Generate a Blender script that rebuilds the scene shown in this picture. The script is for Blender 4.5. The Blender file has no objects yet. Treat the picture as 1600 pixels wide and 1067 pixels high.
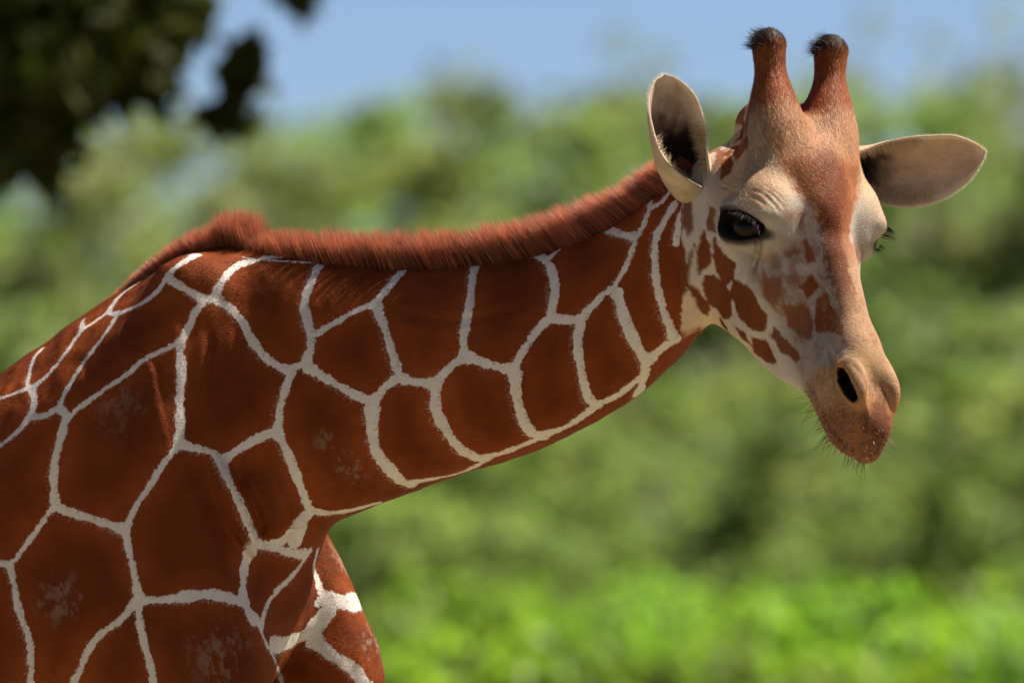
import bpy, bmesh, math, random
import numpy as np
from mathutils import Vector
from mathutils.bvhtree import BVHTree
from mathutils.kdtree import KDTree

random.seed(7)
RNG = np.random.default_rng(7)
SC = bpy.context.scene
COL = SC.collection

# ------------------------------------------------------------------ camera
D = 15.0            # metres from the lens to the giraffe
ZC = 1.757          # lens height
cam_d = bpy.data.cameras.new('camera')
cam = bpy.data.objects.new('camera', cam_d)
COL.objects.link(cam)
cam.location = (0, -D, ZC)
cam.rotation_euler = (math.radians(90), 0, 0)
cam_d.sensor_width = 36
cam_d.lens = 36 * D / 1.6
cam_d.clip_start = 0.5
cam_d.clip_end = 5000
cam_d.dof.use_dof = True
cam_d.dof.focus_distance = D - 0.23
cam_d.dof.aperture_fstop = cam_d.lens / 100.0
SC.camera = cam

# ------------------------------------------------------------------ sun and sky
SUN = Vector((0.52, 0.20, 0.83)).normalized()      # towards the sun
sun_d = bpy.data.lights.new('sun', 'SUN')
sun_d.energy = 5.0
sun_d.angle = math.radians(0.53)
sun_d.color = (1.0, 0.94, 0.85)
sun = bpy.data.objects.new('sun', sun_d)
COL.objects.link(sun)
sun.rotation_euler = SUN.to_track_quat('Z', 'Y').to_euler()
sun.location = (6, 2, 12)

world = bpy.data.worlds.new('World')
SC.world = world
world.use_nodes = True
wn = world.node_tree
bg = wn.nodes['Background']
sky = wn.nodes.new('ShaderNodeTexSky')
sky.sky_type = 'NISHITA'
sky.sun_disc = False
sky.sun_elevation = math.asin(SUN.z)
sky.sun_rotation = math.atan2(SUN.x, SUN.y)
sky.altitude = 3000
sky.air_density = 0.5
sky.dust_density = 4.0
sky.ozone_density = 3.5
wn.links.new(sky.outputs[0], bg.inputs[0])
bg.inputs[1].default_value = 0.0505

SC.view_settings.view_transform = 'Standard'
SC.view_settings.look = 'None'
SC.view_settings.exposure = 1.2
SC.view_settings.gamma = 1.0
SC.render.engine = 'CYCLES'
SC.cycles.use_denoising = True
SC.cycles.max_bounces = 8
SC.cycles.transparent_max_bounces = 8

# ------------------------------------------------------------------ helpers
def P(u, v, y):
    """point seen at pixel (u, v) of the 1600x1067 photograph, y metres behind the giraffe's plane"""
    s = (D + y) / D
    return np.array([(u - 800) / 1000 * s, y, ZC + (533.5 - v) / 1000 * s])

def PX(p):
    s = D / (D + p[..., 1])
    return 800 + p[..., 0] * 1000 * s, 533.5 - (p[..., 2] - ZC) * 1000 * s

def norm(a):
    a = np.asarray(a, float)
    return a / np.maximum(np.linalg.norm(a, axis=-1, keepdims=True), 1e-12)

def hash3(i, j, k, seed=0):
    h = (i.astype(np.int64) * 374761393 + j.astype(np.int64) * 668265263 + k.astype(np.int64) * 2147483647 + seed * 974634771)
    h = (h ^ (h >> 13)) * 1274126177
    h = h ^ (h >> 16)
    return (h & 0xFFFFFF) / float(0xFFFFFF)

def vnoise(p, scale, seed=0):
    q = np.asarray(p) * scale
    f = np.floor(q)
    r = q - f
    r = r * r * (3 - 2 * r)
    i, j, k = f[:, 0], f[:, 1], f[:, 2]
    out = 0
    for a in (0, 1):
        for b in (0, 1):
            for c in (0, 1):
                w = (r[:, 0] if a else 1 - r[:, 0]) * (r[:, 1] if b else 1 - r[:, 1]) * (r[:, 2] if c else 1 - r[:, 2])
                out = out + w * hash3(i + a, j + b, k + c, seed)
    return out

def fbm(p, scale, seed=0, oct=3):
    o, a, t = 0, 1.0, 0
    for n in range(oct):
        o = o + a * vnoise(p, scale * 2 ** n, seed + n)
        t += a
        a *= 0.5
    return o / t

def sstep(x, a, b):
    t = np.clip((x - a) / (b - a), 0, 1)
    return t * t * (3 - 2 * t)

def srgb(r, g, b):
    f = lambda c: c / 12.92 if c <= 0.04045 else ((c + 0.055) / 1.055) ** 2.4
    return np.array([f(r / 255), f(g / 255), f(b / 255)])

def mesh_np(name, verts, faces, n=None):
    """fast mesh from numpy arrays; faces (F, k) with one k"""
    me = bpy.data.meshes.new(name)
    faces = np.asarray(faces, np.int32)
    nv, nf, k = len(verts), len(faces), faces.shape[1]
    me.vertices.add(nv)
    me.vertices.foreach_set('co', np.asarray(verts, np.float32).ravel())
    me.loops.add(nf * k)
    me.loops.foreach_set('vertex_index', faces.ravel())
    me.polygons.add(nf)
    me.polygons.foreach_set('loop_start', np.arange(0, nf * k, k, dtype=np.int32))
    me.polygons.foreach_set('use_smooth', np.ones(nf, bool))
    me.update(calc_edges=True)
    return me

def set_color(me, name, rgb):
    a = me.attributes.new(name, 'FLOAT_COLOR', 'POINT')
    c = np.ones((len(rgb), 4), np.float32)
    c[:, :3] = rgb
    a.data.foreach_set('color', c.ravel())

def set_float(me, name, v):
    a = me.attributes.new(name, 'FLOAT', 'POINT')
    a.data.foreach_set('value', np.asarray(v, np.float32))

def link(name, me, parent=None, mat=None):
    o = bpy.data.objects.new(name, me)
    COL.objects.link(o)
    if parent is not None:
        o.parent = parent
    if mat is not None:
        me.materials.append(mat)
    return o

def empty(name, loc=(0, 0, 0)):
    o = bpy.data.objects.new(name, None)
    o.empty_display_size = 0.2
    COL.objects.link(o)
    o.location = loc
    return o

def tag(o, label, cat, group=None, kind=None):
    if label: o['label'] = label
    if cat: o['category'] = cat
    if group: o['group'] = group
    if kind: o['kind'] = kind
    return o

class NT:
    def __init__(self, mat):
        mat.use_nodes = True
        self.t = mat.node_tree
        self.t.nodes.clear()
    def n(self, typ, **kw):
        x = self.t.nodes.new(typ)
        for k, v in kw.items():
            setattr(x, k, v)
        return x
    def l(self, a, b):
        self.t.links.new(a, b)
    def math(self, op, a, b=None, c=None, clamp=False):
        x = self.n('ShaderNodeMath', operation=op, use_clamp=clamp)
        for i, s in enumerate((a, b, c)):
            if s is None: continue
            if isinstance(s, (int, float)): x.inputs[i].default_value = s
            else: self.l(s, x.inputs[i])
        return x.outputs[0]
    def mix(self, f, a, b, mode='MIX'):
        x = self.n('ShaderNodeMix', data_type='RGBA', blend_type=mode)
        for s, sock in ((f, x.inputs[0]), (a, x.inputs[6]), (b, x.inputs[7])):
            if isinstance(s, (int, float)): sock.default_value = s
            elif isinstance(s, (tuple, list, np.ndarray)): sock.default_value = (*s[:3], 1)
            else: self.l(s, sock)
        return x.outputs[2]
    def ramp(self, f, a, b, c0=0.0, c1=1.0):
        x = self.n('ShaderNodeMapRange', interpolation_type='SMOOTHSTEP')
        self.l(f, x.inputs[0])
        for i, s in enumerate((a, b, c0, c1)):
            x.inputs[i + 1].default_value = s
        return x.outputs[0]
    def noise(self, vec, scale, detail=3.0, rough=0.55):
        x = self.n('ShaderNodeTexNoise')
        x.inputs['Scale'].default_value = scale
        x.inputs['Detail'].default_value = detail
        x.inputs['Roughness'].default_value = rough
        if vec is not None: self.l(vec, x.inputs['Vector'])
        return x.outputs[0]

# ------------------------------------------------------------------ materials
CREAM = srgb(226, 217, 206)

def coat_material(name, fur):
    m = bpy.data.materials.new(name)
    t = NT(m)
    out = t.n('ShaderNodeOutputMaterial')
    b = t.n('ShaderNodeBsdfPrincipled')
    tint = t.n('ShaderNodeAttribute', attribute_name='tint').outputs[0]
    line = t.n('ShaderNodeAttribute', attribute_name='line').outputs[2]
    pos = t.n('ShaderNodeTexCoord').outputs['Object']
    nz = t.noise(pos, 130, 3, 0.7)
    jit = t.math('MULTIPLY_ADD', nz, 0.012, -0.006)
    d = t.math('ADD', line, jit) if not fur else line
    mask = t.ramp(d, -0.0008, 0.0014, 1.0, 0.0)
    # slow colour drift of the brown and of the cream
    slow = t.noise(pos, 7, 4, 0.6)
    c = t.mix(t.math('MULTIPLY', slow, 0.55), tint, t.mix(1.0, tint, (0.58, 0.5, 0.45), 'MULTIPLY'))
    cr = t.mix(t.noise(pos, 22, 4, 0.6), CREAM * 0.97, CREAM * np.array([0.80, 0.78, 0.76]))
    c = t.mix(mask, c, cr)
    fine = t.noise(pos, 420, 3, 0.7)
    c = t.mix(t.ramp(fine, 0.3, 0.75, 0.0, 0.22), c, t.mix(1.0, c, (0.6, 0.56, 0.52), 'MULTIPLY'))
    t.l(c, b.inputs['Base Color'])
    b.inputs['Roughness'].default_value = 0.5 if fur else 0.7
    b.inputs['Specular IOR Level'].default_value = 0.22 if fur else 0.06
    if fur: b.inputs['Specular Tint'].default_value = (1.0, 0.75, 0.55, 1)
    b.inputs['Sheen Weight'].default_value = 0.0
    b.inputs['Sheen Roughness'].default_value = 0.4
    b.inputs['Sheen Tint'].default_value = (1.0, 0.85, 0.7, 1)
    if not fur:
        bp = t.n('ShaderNodeBump')
        bp.inputs['Strength'].default_value = 0.35
        bp.inputs['Distance'].default_value = 0.003
        st = t.n('ShaderNodeMapping')
        st.inputs['Scale'].default_value = (140, 300, 420)
        t.l(pos, st.inputs[0])
        t.l(t.noise(st.outputs[0], 1.0, 3, 0.6), bp.inputs['Height'])
        t.l(bp.outputs[0], b.inputs['Normal'])
        t.l(b.outputs[0], out.inputs[0])
    else:
        tr = t.n('ShaderNodeBsdfTranslucent')
        t.l(c, tr.inputs[0])
        mx = t.n('ShaderNodeMixShader')
        mx.inputs[0].default_value = 0.18
        t.l(b.outputs[0], mx.inputs[1])
        t.l(tr.outputs[0], mx.inputs[2])
        t.l(mx.outputs[0], out.inputs[0])
    return m

def hair_material(name, trans=0.35, rough=0.45, spec=0.4):
    m = bpy.data.materials.new(name)
    t = NT(m)
    out = t.n('ShaderNodeOutputMaterial')
    b = t.n('ShaderNodeBsdfPrincipled')
    tint = t.n('ShaderNodeAttribute', attribute_name='tint').outputs[0]
    t.l(tint, b.inputs['Base Color'])
    b.inputs['Roughness'].default_value = rough
    b.inputs['Specular IOR Level'].default_value = spec
    tr = t.n('ShaderNodeBsdfTranslucent')
    t.l(tint, tr.inputs[0])
    mx = t.n('ShaderNodeMixShader')
    mx.inputs[0].default_value = trans
    t.l(b.outputs[0], mx.inputs[1])
    t.l(tr.outputs[0], mx.inputs[2])
    t.l(mx.outputs[0], out.inputs[0])
    return m

def leaf_material(name, dark, light, trans, spec=0.3):
    m = bpy.data.materials.new(name)
    t = NT(m)
    out = t.n('ShaderNodeOutputMaterial')
    b = t.n('ShaderNodeBsdfPrincipled')
    rnd = t.n('ShaderNodeAttribute', attribute_name='shade').outputs[2]
    c = t.mix(rnd, dark, light)
    oi = t.n('ShaderNodeObjectInfo').outputs['Random']
    hs = t.n('ShaderNodeHueSaturation')
    t.l(t.math('MULTIPLY_ADD', oi, 0.032, 0.468), hs.inputs['Hue'])
    t.l(t.math('MULTIPLY_ADD', oi, 0.35, 0.8), hs.inputs['Value'])
    t.l(c, hs.inputs['Color'])
    t.l(hs.outputs[0], b.inputs['Base Color'])
    b.inputs['Roughness'].default_value = 0.5
    b.inputs['Specular IOR Level'].default_value = spec
    tr = t.n('ShaderNodeBsdfTranslucent')
    t.l(t.mix(1.0, hs.outputs[0], (1.0, 1.25, 0.55), 'MULTIPLY'), tr.inputs[0])
    mx = t.n('ShaderNodeMixShader')
    mx.inputs[0].default_value = trans
    t.l(b.outputs[0], mx.inputs[1])
    t.l(tr.outputs[0], mx.inputs[2])
    t.l(mx.outputs[0], out.inputs[0])
    return m

def bark_material():
    m = bpy.data.materials.new('bark')
    t = NT(m)
    out = t.n('ShaderNodeOutputMaterial')
    b = t.n('ShaderNodeBsdfPrincipled')
    pos = t.n('ShaderNodeTexCoord').outputs['Object']
    t.l(t.mix(t.noise(pos, 9, 5), (0.10, 0.075, 0.05), (0.24, 0.2, 0.16)), b.inputs['Base Color'])
    b.inputs['Roughness'].default_value = 0.9
    t.l(b.outputs[0], out.inputs[0])
    return m

def ground_material():
    m = bpy.data.materials.new('dry_ground')
    t = NT(m)
    out = t.n('ShaderNodeOutputMaterial')
    b = t.n('ShaderNodeBsdfPrincipled')
    pos = t.n('ShaderNodeTexCoord').outputs['Object']
    g = t.mix(t.ramp(t.noise(pos, 0.6, 5), 0.4, 0.6), (0.32, 0.25, 0.17), (0.22, 0.20, 0.10))
    c = t.mix(t.noise(pos, 14, 6), g, t.mix(1.0, g, (0.6, 0.6, 0.55), 'MULTIPLY'))
    t.l(c, b.inputs['Base Color'])
    b.inputs['Roughness'].default_value = 0.95
    bp = t.n('ShaderNodeBump')
    bp.inputs['Strength'].default_value = 0.6
    t.l(t.noise(pos, 20, 6), bp.inputs['Height'])
    t.l(bp.outputs[0], b.inputs['Normal'])
    t.l(b.outputs[0], out.inputs[0])
    return m

M_COAT = coat_material('giraffe_coat', False)
M_FUR = coat_material('giraffe_fur', True)
M_HAIR = hair_material('mane_hair', 0.38, 0.45, 0.35)
M_WHISK = hair_material('whisker_hair', 0.1, 0.5, 0.2)
M_BARK = bark_material()

# ------------------------------------------------------------------ ground
gm = mesh_np('ground', np.array([(-900, -400, 0), (900, -400, 0), (900, 1600, 0), (-900, 1600, 0)], float), [[0, 1, 2, 3]])
tag(link('ground', gm, None, ground_material()), 'dry earth and grass ground reaching to the horizon', 'ground', None, 'structure')

# ------------------------------------------------------------------ giraffe: implicit body
def catmull(X, m):
    """resample rows of X (stations) to m+1 rows"""
    X = np.asarray(X, float)
    n = len(X)
    t = np.linspace(0, n - 1, m + 1)
    i = np.minimum(t.astype(int), n - 2)
    f = (t - i)[:, None]
    p1, p2 = X[i], X[i + 1]
    p0 = np.where((i > 0)[:, None], X[np.maximum(i - 1, 0)], 2 * p1 - p2)
    p3 = np.where((i + 2 < n)[:, None], X[np.minimum(i + 2, n - 1)], 2 * p2 - p1)
    return 0.5 * (2 * p1 + (p2 - p0) * f + (2 * p0 - 5 * p1 + 4 * p2 - p3) * f ** 2 + (3 * p1 - p0 - 3 * p2 + p3) * f ** 3)

class Tube:
    """lofted tube: centres, up vectors, half height, half width; egg narrows the top; ex is the superellipse exponent"""
    def __init__(self, c, up, hu, hw, segs=24, egg=0.0, ex=2.0):
        c, up = np.asarray(c, float), norm(up)
        hu, hw = np.asarray(hu, float), np.asarray(hw, float)
        X = catmull(np.column_stack([c, up, hu, hw]), segs * 2)
        self.c, self.up, self.hu, self.hw = X[:, :3], norm(X[:, 3:6]), X[:, 6], X[:, 7]
        self.egg, self.ex = egg, ex
        r = np.maximum(self.hu, self.hw)[:, None]
        self.lo, self.hi = (self.c - r).min(0), (self.c + r).max(0)
    def ev(self, p):
        """distance to the loft at the section that passes through the point"""
        n = len(self.c)
        near = ((p * p).sum(1)[:, None] - 2 * p @ self.c.T + (self.c * self.c).sum(1)[None]).argmin(1)
        T = norm(np.gradient(self.c, axis=0))
        UPS = norm(self.up - T * (self.up * T).sum(1, keepdims=True))
        i = near - ((((p - self.c[near]) * T[near]).sum(1)) < 0)
        i = np.clip(i, 0, n - 2)
        j = i + 1
        da = ((p - self.c[i]) * T[i]).sum(1); db = ((self.c[j] - p) * T[j]).sum(1)
        sm = da + db
        t = np.clip(da / np.where(np.abs(sm) < 1e-9, 1e-9, sm), 0, 1)
        tt = t[:, None]
        r = p - self.c[i] * (1 - tt) - self.c[j] * tt
        ax = norm(T[i] * (1 - tt) + T[j] * tt)
        up = UPS[i] * (1 - tt) + UPS[j] * tt
        up = norm(up - ax * (up * ax).sum(1, keepdims=True))
        hu = self.hu[i] + t * (self.hu[j] - self.hu[i])
        hw = self.hw[i] + t * (self.hw[j] - self.hw[i])
        m = np.minimum(hu, hw)
        uu, vv, aa = (r * up).sum(1) / hu, (r * np.cross(ax, up)).sum(1), (r * ax).sum(1) / m
        if self.egg: hw = hw * (1 - self.egg * np.clip(uu, -1.1, 1.1))
        vv = np.abs(vv / hw)
        if self.ex == 2.0: k = np.sqrt(uu * uu + vv * vv + aa * aa)
        else:
            e = self.ex
            k = (np.abs(uu) ** e + vv ** e + np.abs(aa) ** e) ** (1 / e)
        return (k - 1) * m

class Ell:
    def __init__(self, c, rad, ax=None):
        self.c, self.r = np.asarray(c, float), np.asarray(rad, float)
        self.A = np.eye(3) if ax is None else np.array([norm(a) for a in ax])
        R = self.r.max()
        self.lo, self.hi = self.c - R, self.c + R
    def ev(self, p):
        q = ((p - self.c) @ self.A.T) / self.r
        k0 = np.sqrt((q * q).sum(1))
        g = q / self.r
        k1 = np.sqrt((g * g).sum(1))
        return np.where(k1 > 1e-9, k0 * (k0 - 1) / np.maximum(k1, 1e-9), -self.r.min())

def smin(a, b, k):
    h = np.clip(0.5 + 0.5 * (b - a) / k, 0, 1)
    return b + (a - b) * h - k * h * (1 - h)

def tb(rows, **kw):
    """tube from rows (top u, top v, bottom u, bottom v, depth y, half width)"""
    c, up, hu, hw = [], [], [], []
    for tu, tv, bu, bv, y, w in rows:
        a, b = P(tu, tv, y), P(bu, bv, y)
        c.append((a + b) / 2); up.append(a - b); hu.append(np.linalg.norm(a - b) / 2); hw.append(w)
    return Tube(c, up, hu, hw, **kw)

def rt(rows, asp=1.0, up=(0, -1, 0), **kw):
    """round tube from rows (u, v, y, radius)"""
    c = [P(u, v, y) for u, v, y, r in rows]
    r = [x[3] for x in rows]
    return Tube(c, [up] * len(c), r, [x * asp for x in r], **kw)

# head frame: n down the nose, d out of the forehead, l towards the far eye
def head_frame(th, ph, ro):
    th, ph, ro = map(math.radians, (th, ph, ro))
    l = np.array([math.cos(th), math.sin(th), 0.0]); f = np.array([math.sin(th), -math.cos(th), 0.0]); z = np.array([0, 0, 1.0])
    n = -math.cos(ph) * z + math.sin(ph) * f
    d = math.cos(ph) * f + math.sin(ph) * z
    c, s = math.cos(ro), math.sin(ro)
    R = np.array([[c, 0, s], [0, 1, 0], [-s, 0, c]])
    return R @ n, R @ d, R @ l
HN, HD, HL = head_frame(38, 28, 4.5)
HE = P(1258, 360, -0.30)
HM = np.array([HN, HD, HL])
def H(n, d, l):
    return HE + (n * HN + d * HD + l * HL) / 1000.0
def toH(p):
    return (p - HE) @ HM.T * 1000.0

PRIM = []     # (primitive, blend)
def add(pr, k): PRIM.append(('u', pr, k))
def cut(pr, k): PRIM.append(('s', pr, k))

# back line, then the barrel below it
def ridge(rows, hu, k, **kw):
    """tube hung under a back line: rows (u, v, slope in degrees, y, half width)"""
    c, up, w = [], [], []
    for u, v, sl, y, hw in rows:
        n_ = np.array([-math.sin(math.radians(sl)), 0, math.cos(math.radians(sl))])
        c.append(P(u, v, y) - n_ * hu); up.append(n_); w.append(hw)
    add(Tube(c, up, [hu] * len(rows), w, **kw), k)
ridge([(420, 405, 3, 0.04, 0.105), (340, 396, 12, 0.065, 0.13), (255, 420, 27, 0.09, 0.175), (150, 486, 33, 0.125, 0.225), (50, 551, 33, 0.16, 0.25), (-80, 632, 30, 0.205, 0.26),
       (-250, 712, 20, 0.265, 0.24), (-450, 765, 10, 0.335, 0.23), (-640, 800, 16, 0.40, 0.18)], 0.17, 0.03, segs=26)
add(tb([(415, 740, 415, 1020, 0.11, 0.07), (385, 620, 390, 1120, 0.06, 0.125), (325, 580, 330, 1180, 0.07, 0.165), (215, 650, 215, 1200, 0.105, 0.20),
        (90, 730, 90, 1215, 0.15, 0.24), (-60, 800, -60, 1225, 0.20, 0.27), (-300, 850, -300, 1225, 0.28, 0.29),
        (-560, 850, -560, 1190, 0.37, 0.27), (-760, 860, -760, 1120, 0.44, 0.18), (-850, 900, -850, 1050, 0.47, 0.08)], segs=30, egg=0.05), 0.12)
# neck
add(tb([(385, 398, 430, 850, 0.02, 0.125), (520, 408, 548, 800, -0.03, 0.115), (650, 411, 695, 750, -0.07, 0.104), (760, 404, 815, 713, -0.11, 0.096),
        (850, 388, 915, 664, -0.145, 0.09), (925, 362, 1005, 602, -0.175, 0.085), (990, 328, 1075, 530, -0.205, 0.08),
        (1055, 283, 1125, 470, -0.225, 0.076), (1125, 235, 1165, 420, -0.25, 0.07)], segs=28, egg=0.16), 0.045)
# near shoulder and foreleg
add(rt([(300, 455, -0.02, 0.06), (262, 600, -0.03, 0.095), (252, 760, -0.05, 0.112), (268, 900, -0.07, 0.118), (303, 1040, -0.08, 0.122),
        (300, 1220, -0.08, 0.09), (300, 1450, -0.07, 0.06), (310, 1700, -0.07, 0.056), (315, 1780, -0.07, 0.048), (315, 2080, -0.07, 0.034),
        (318, 2150, -0.07, 0.042), (335, 2240, -0.075, 0.045)], asp=0.82, up=(1, 0, 0), segs=30), 0.05)
# far shoulder, chest and foreleg
add(rt([(405, 770, 0.14, 0.06), (440, 880, 0.155, 0.088), (475, 985, 0.165, 0.097), (497, 1075, 0.175, 0.107), (470, 1220, 0.18, 0.09),
        (450, 1450, 0.17, 0.06), (455, 1700, 0.17, 0.056), (460, 1780, 0.17, 0.048), (460, 2080, 0.17, 0.034), (463, 2150, 0.17, 0.042), (480, 2240, 0.165, 0.045)],
       asp=0.85, up=(1, 0, 0), segs=28), 0.022)
# hind legs and tail, off to the left
for y, du in ((0.24, 0), (0.55, 60)):
    add(rt([(-640 + du, 900, y, 0.12), (-620 + du, 1120, y, 0.14), (-600 + du, 1330, y, 0.09), (-690 + du, 1560, y, 0.055), (-700 + du, 1640, y, 0.05),
            (-660 + du, 2080, y, 0.036), (-655 + du, 2150, y, 0.042), (-640 + du, 2235, y, 0.045)], asp=0.8, up=(1, 0, 0), segs=20), 0.06)
add(rt([(-830, 870, 0.45, 0.05), (-900, 960, 0.47, 0.025), (-915, 1200, 0.47, 0.015), (-915, 1420, 0.47, 0.012)], segs=10), 0.03)
# folds between neck and shoulder
def fold(rows, k):
    """a fold of skin lying along pixels, sunk into what is already there"""
    add(rt(rows, segs=8), k)
add(rt([(400, 800, 0.01, 0.075), (412, 870, 0.03, 0.065), (425, 960, 0.09, 0.06)], segs=6), 0.025)
fold([(336, 712, -0.10, 0.010), (356, 765, -0.112, 0.020), (381, 822, -0.108, 0.021), (400, 856, -0.095, 0.014)], 0.012)
fold([(385, 712, -0.085, 0.008), (408, 768, -0.094, 0.020), (430, 822, -0.082, 0.018)], 0.016)
fold([(424, 705, -0.088, 0.008), (448, 765, -0.090, 0.016), (466, 812, -0.075, 0.012)], 0.016)
N_BODY = len(PRIM)
# skull (local head coordinates in mm): n, top d, bottom d, half width
def hb(rows, k, **kw):
    add(Tube([H(n, (a + b) / 2, 0) for n, a, b, w in rows], [HD] * len(rows), [(a - b) / 2000 for n, a, b, w in rows], [w / 1000 for n, a, b, w in rows], **kw), k)
# braincase and nasal bar
hb([(-185, 30, -70, 46), (-140, 60, -100, 60), (-70, 71, -90, 70), (0, 71, -60, 60), (60, 70, -40, 44), (125, 70, -30, 37), (186, 70, -25, 35), (240, 71, -20, 38)], 0.06, segs=24, egg=0.05, ex=2.6)
# jaws
hb([(-95, -20, -150, 52), (-40, 20, -182, 66), (20, 35, -190, 68), (70, 40, -183, 60), (125, 42, -160, 50), (186, 45, -107, 42), (245, 50, -50, 38)], 0.035, segs=20, egg=0.0, ex=2.2)
# muzzle
hb([(225, 60, -52, 38), (260, 61, -54, 43), (295, 55, -54, 45), (330, 43, -45, 43), (360, 33, -28, 35), (379, 22, -8, 21)], 0.03, segs=14, egg=-0.05, ex=2.3)
for s in (-1, 1):
    add(Ell(H(-34, 8, s * 89), (0.056, 0.050, 0.044), (HN, HD, HL)), 0.034)           # brow
    add(Ell(H(-8, 32, s * 80), (0.036, 0.026, 0.038), (norm(HN + 0.4 * HD), HD, HL)), 0.035)   # ridge over the eye
    add(Ell(H(58, -14, s * 62), (0.062, 0.034, 0.020), (norm(HN + 0.1 * HD), HD, HL)), 0.04)             # cheek bone
    add(Ell(H(40, -112, s * 52), (0.085, 0.06, 0.026), (HN, HD, HL)), 0.04)            # jaw muscle
    add(Tube([H(*q) for q in ((-100, 26, s * 46), (-150, 48, s * 52), (-190, 62, s * 56), (-225, 74, s * 59), (-250, 83, s * 61), (-266, 89, s * 62))],
             [HL] * 6, [.057, .048, .0355, .0248, .0245, .0265], [.055, .046, .0345, .0245, .0245, .0265], segs=14), 0.03)   # ossicone
    add(Ell(H(284, 45, s * 33), (0.044, 0.030, 0.019), (HN + 0.25 * HD, HD - 0.25 * HN, HL)), 0.018)   # nostril wing
    add(Ell(H(262, 10, s * 40), (0.036, 0.017, 0.012), (HN + 0.1 * HD, HD, HL)), 0.01)           # pad behind the nostril
add(Ell(P(1130, 296, -0.27), (0.040, 0.034, 0.040)), 0.03)     # root of the near ear
add(Ell(H(-42, 66, 0), (0.055, 0.021, 0.034), (HN, HD, HL)), 0.04)                     # forehead boss
add(Ell(H(336, 26, 0), (0.042, 0.034, 0.040), (HN, HD, HL)), 0.025)                      # upper lip
EYE_C = lambda s: H(2, -6, s * 100)
EYE_ON = lambda s: norm(s * HL + 0.40 * HD)
EYE_E1, EYE_E2 = norm(0.8 * HD + 0.6 * HN), norm(0.6 * HD - 0.8 * HN)
for s in (-1, 1):
    e1, e2, on, ec = EYE_E1, EYE_E2, EYE_ON(s), EYE_C(s)
    add(Ell(ec + on * 0.002 + e2 * 0.002, (0.048, 0.040, 0.036), (e1, e2, on)), 0.016)             # lids
    add(Ell(ec + on * 0.029 + e2 * 0.022, (0.040, 0.012, 0.012), (e1, e2, on)), 0.024)             # upper lid fold
    cut(Ell(ec + on * 0.041 - e2 * 0.002, (0.035, 0.019, 0.030), (e1, e2, on)), 0.006)
    nl = norm(HN + 0.12 * HD)
    cut(Ell(H(290, 54, s * 48), (0.030, 0.0085, 0.019), (nl, norm(HD - 0.12 * HN + 0.25 * s * HL), HL)), 0.006)   # nostril
    # mouth line
    cut(Tube([H(*q) for q in ((243, -30, s * 44), (275, -22, s * 46), (310, -14, s * 46), (345, -3, s * 40), (375, 8, s * 28))], [HL] * 5, [.0035] * 5, [.005] * 5, segs=8), 0.004)

def f_body(p):
    out = np.full(len(p), 1e3)
    for kind, pr, k in PRIM:
        mg = k + 0.06
        m = ((p > pr.lo - mg) & (p < pr.hi + mg)).all(1)
        if not m.any(): continue
        v = pr.ev(p[m])
        o = out[m]
        if kind == 'u':
            out[m] = np.where(o > 900, v, smin(o, v, k))
        else:
            out[m] = -smin(-o, v, k)
    return out

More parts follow.
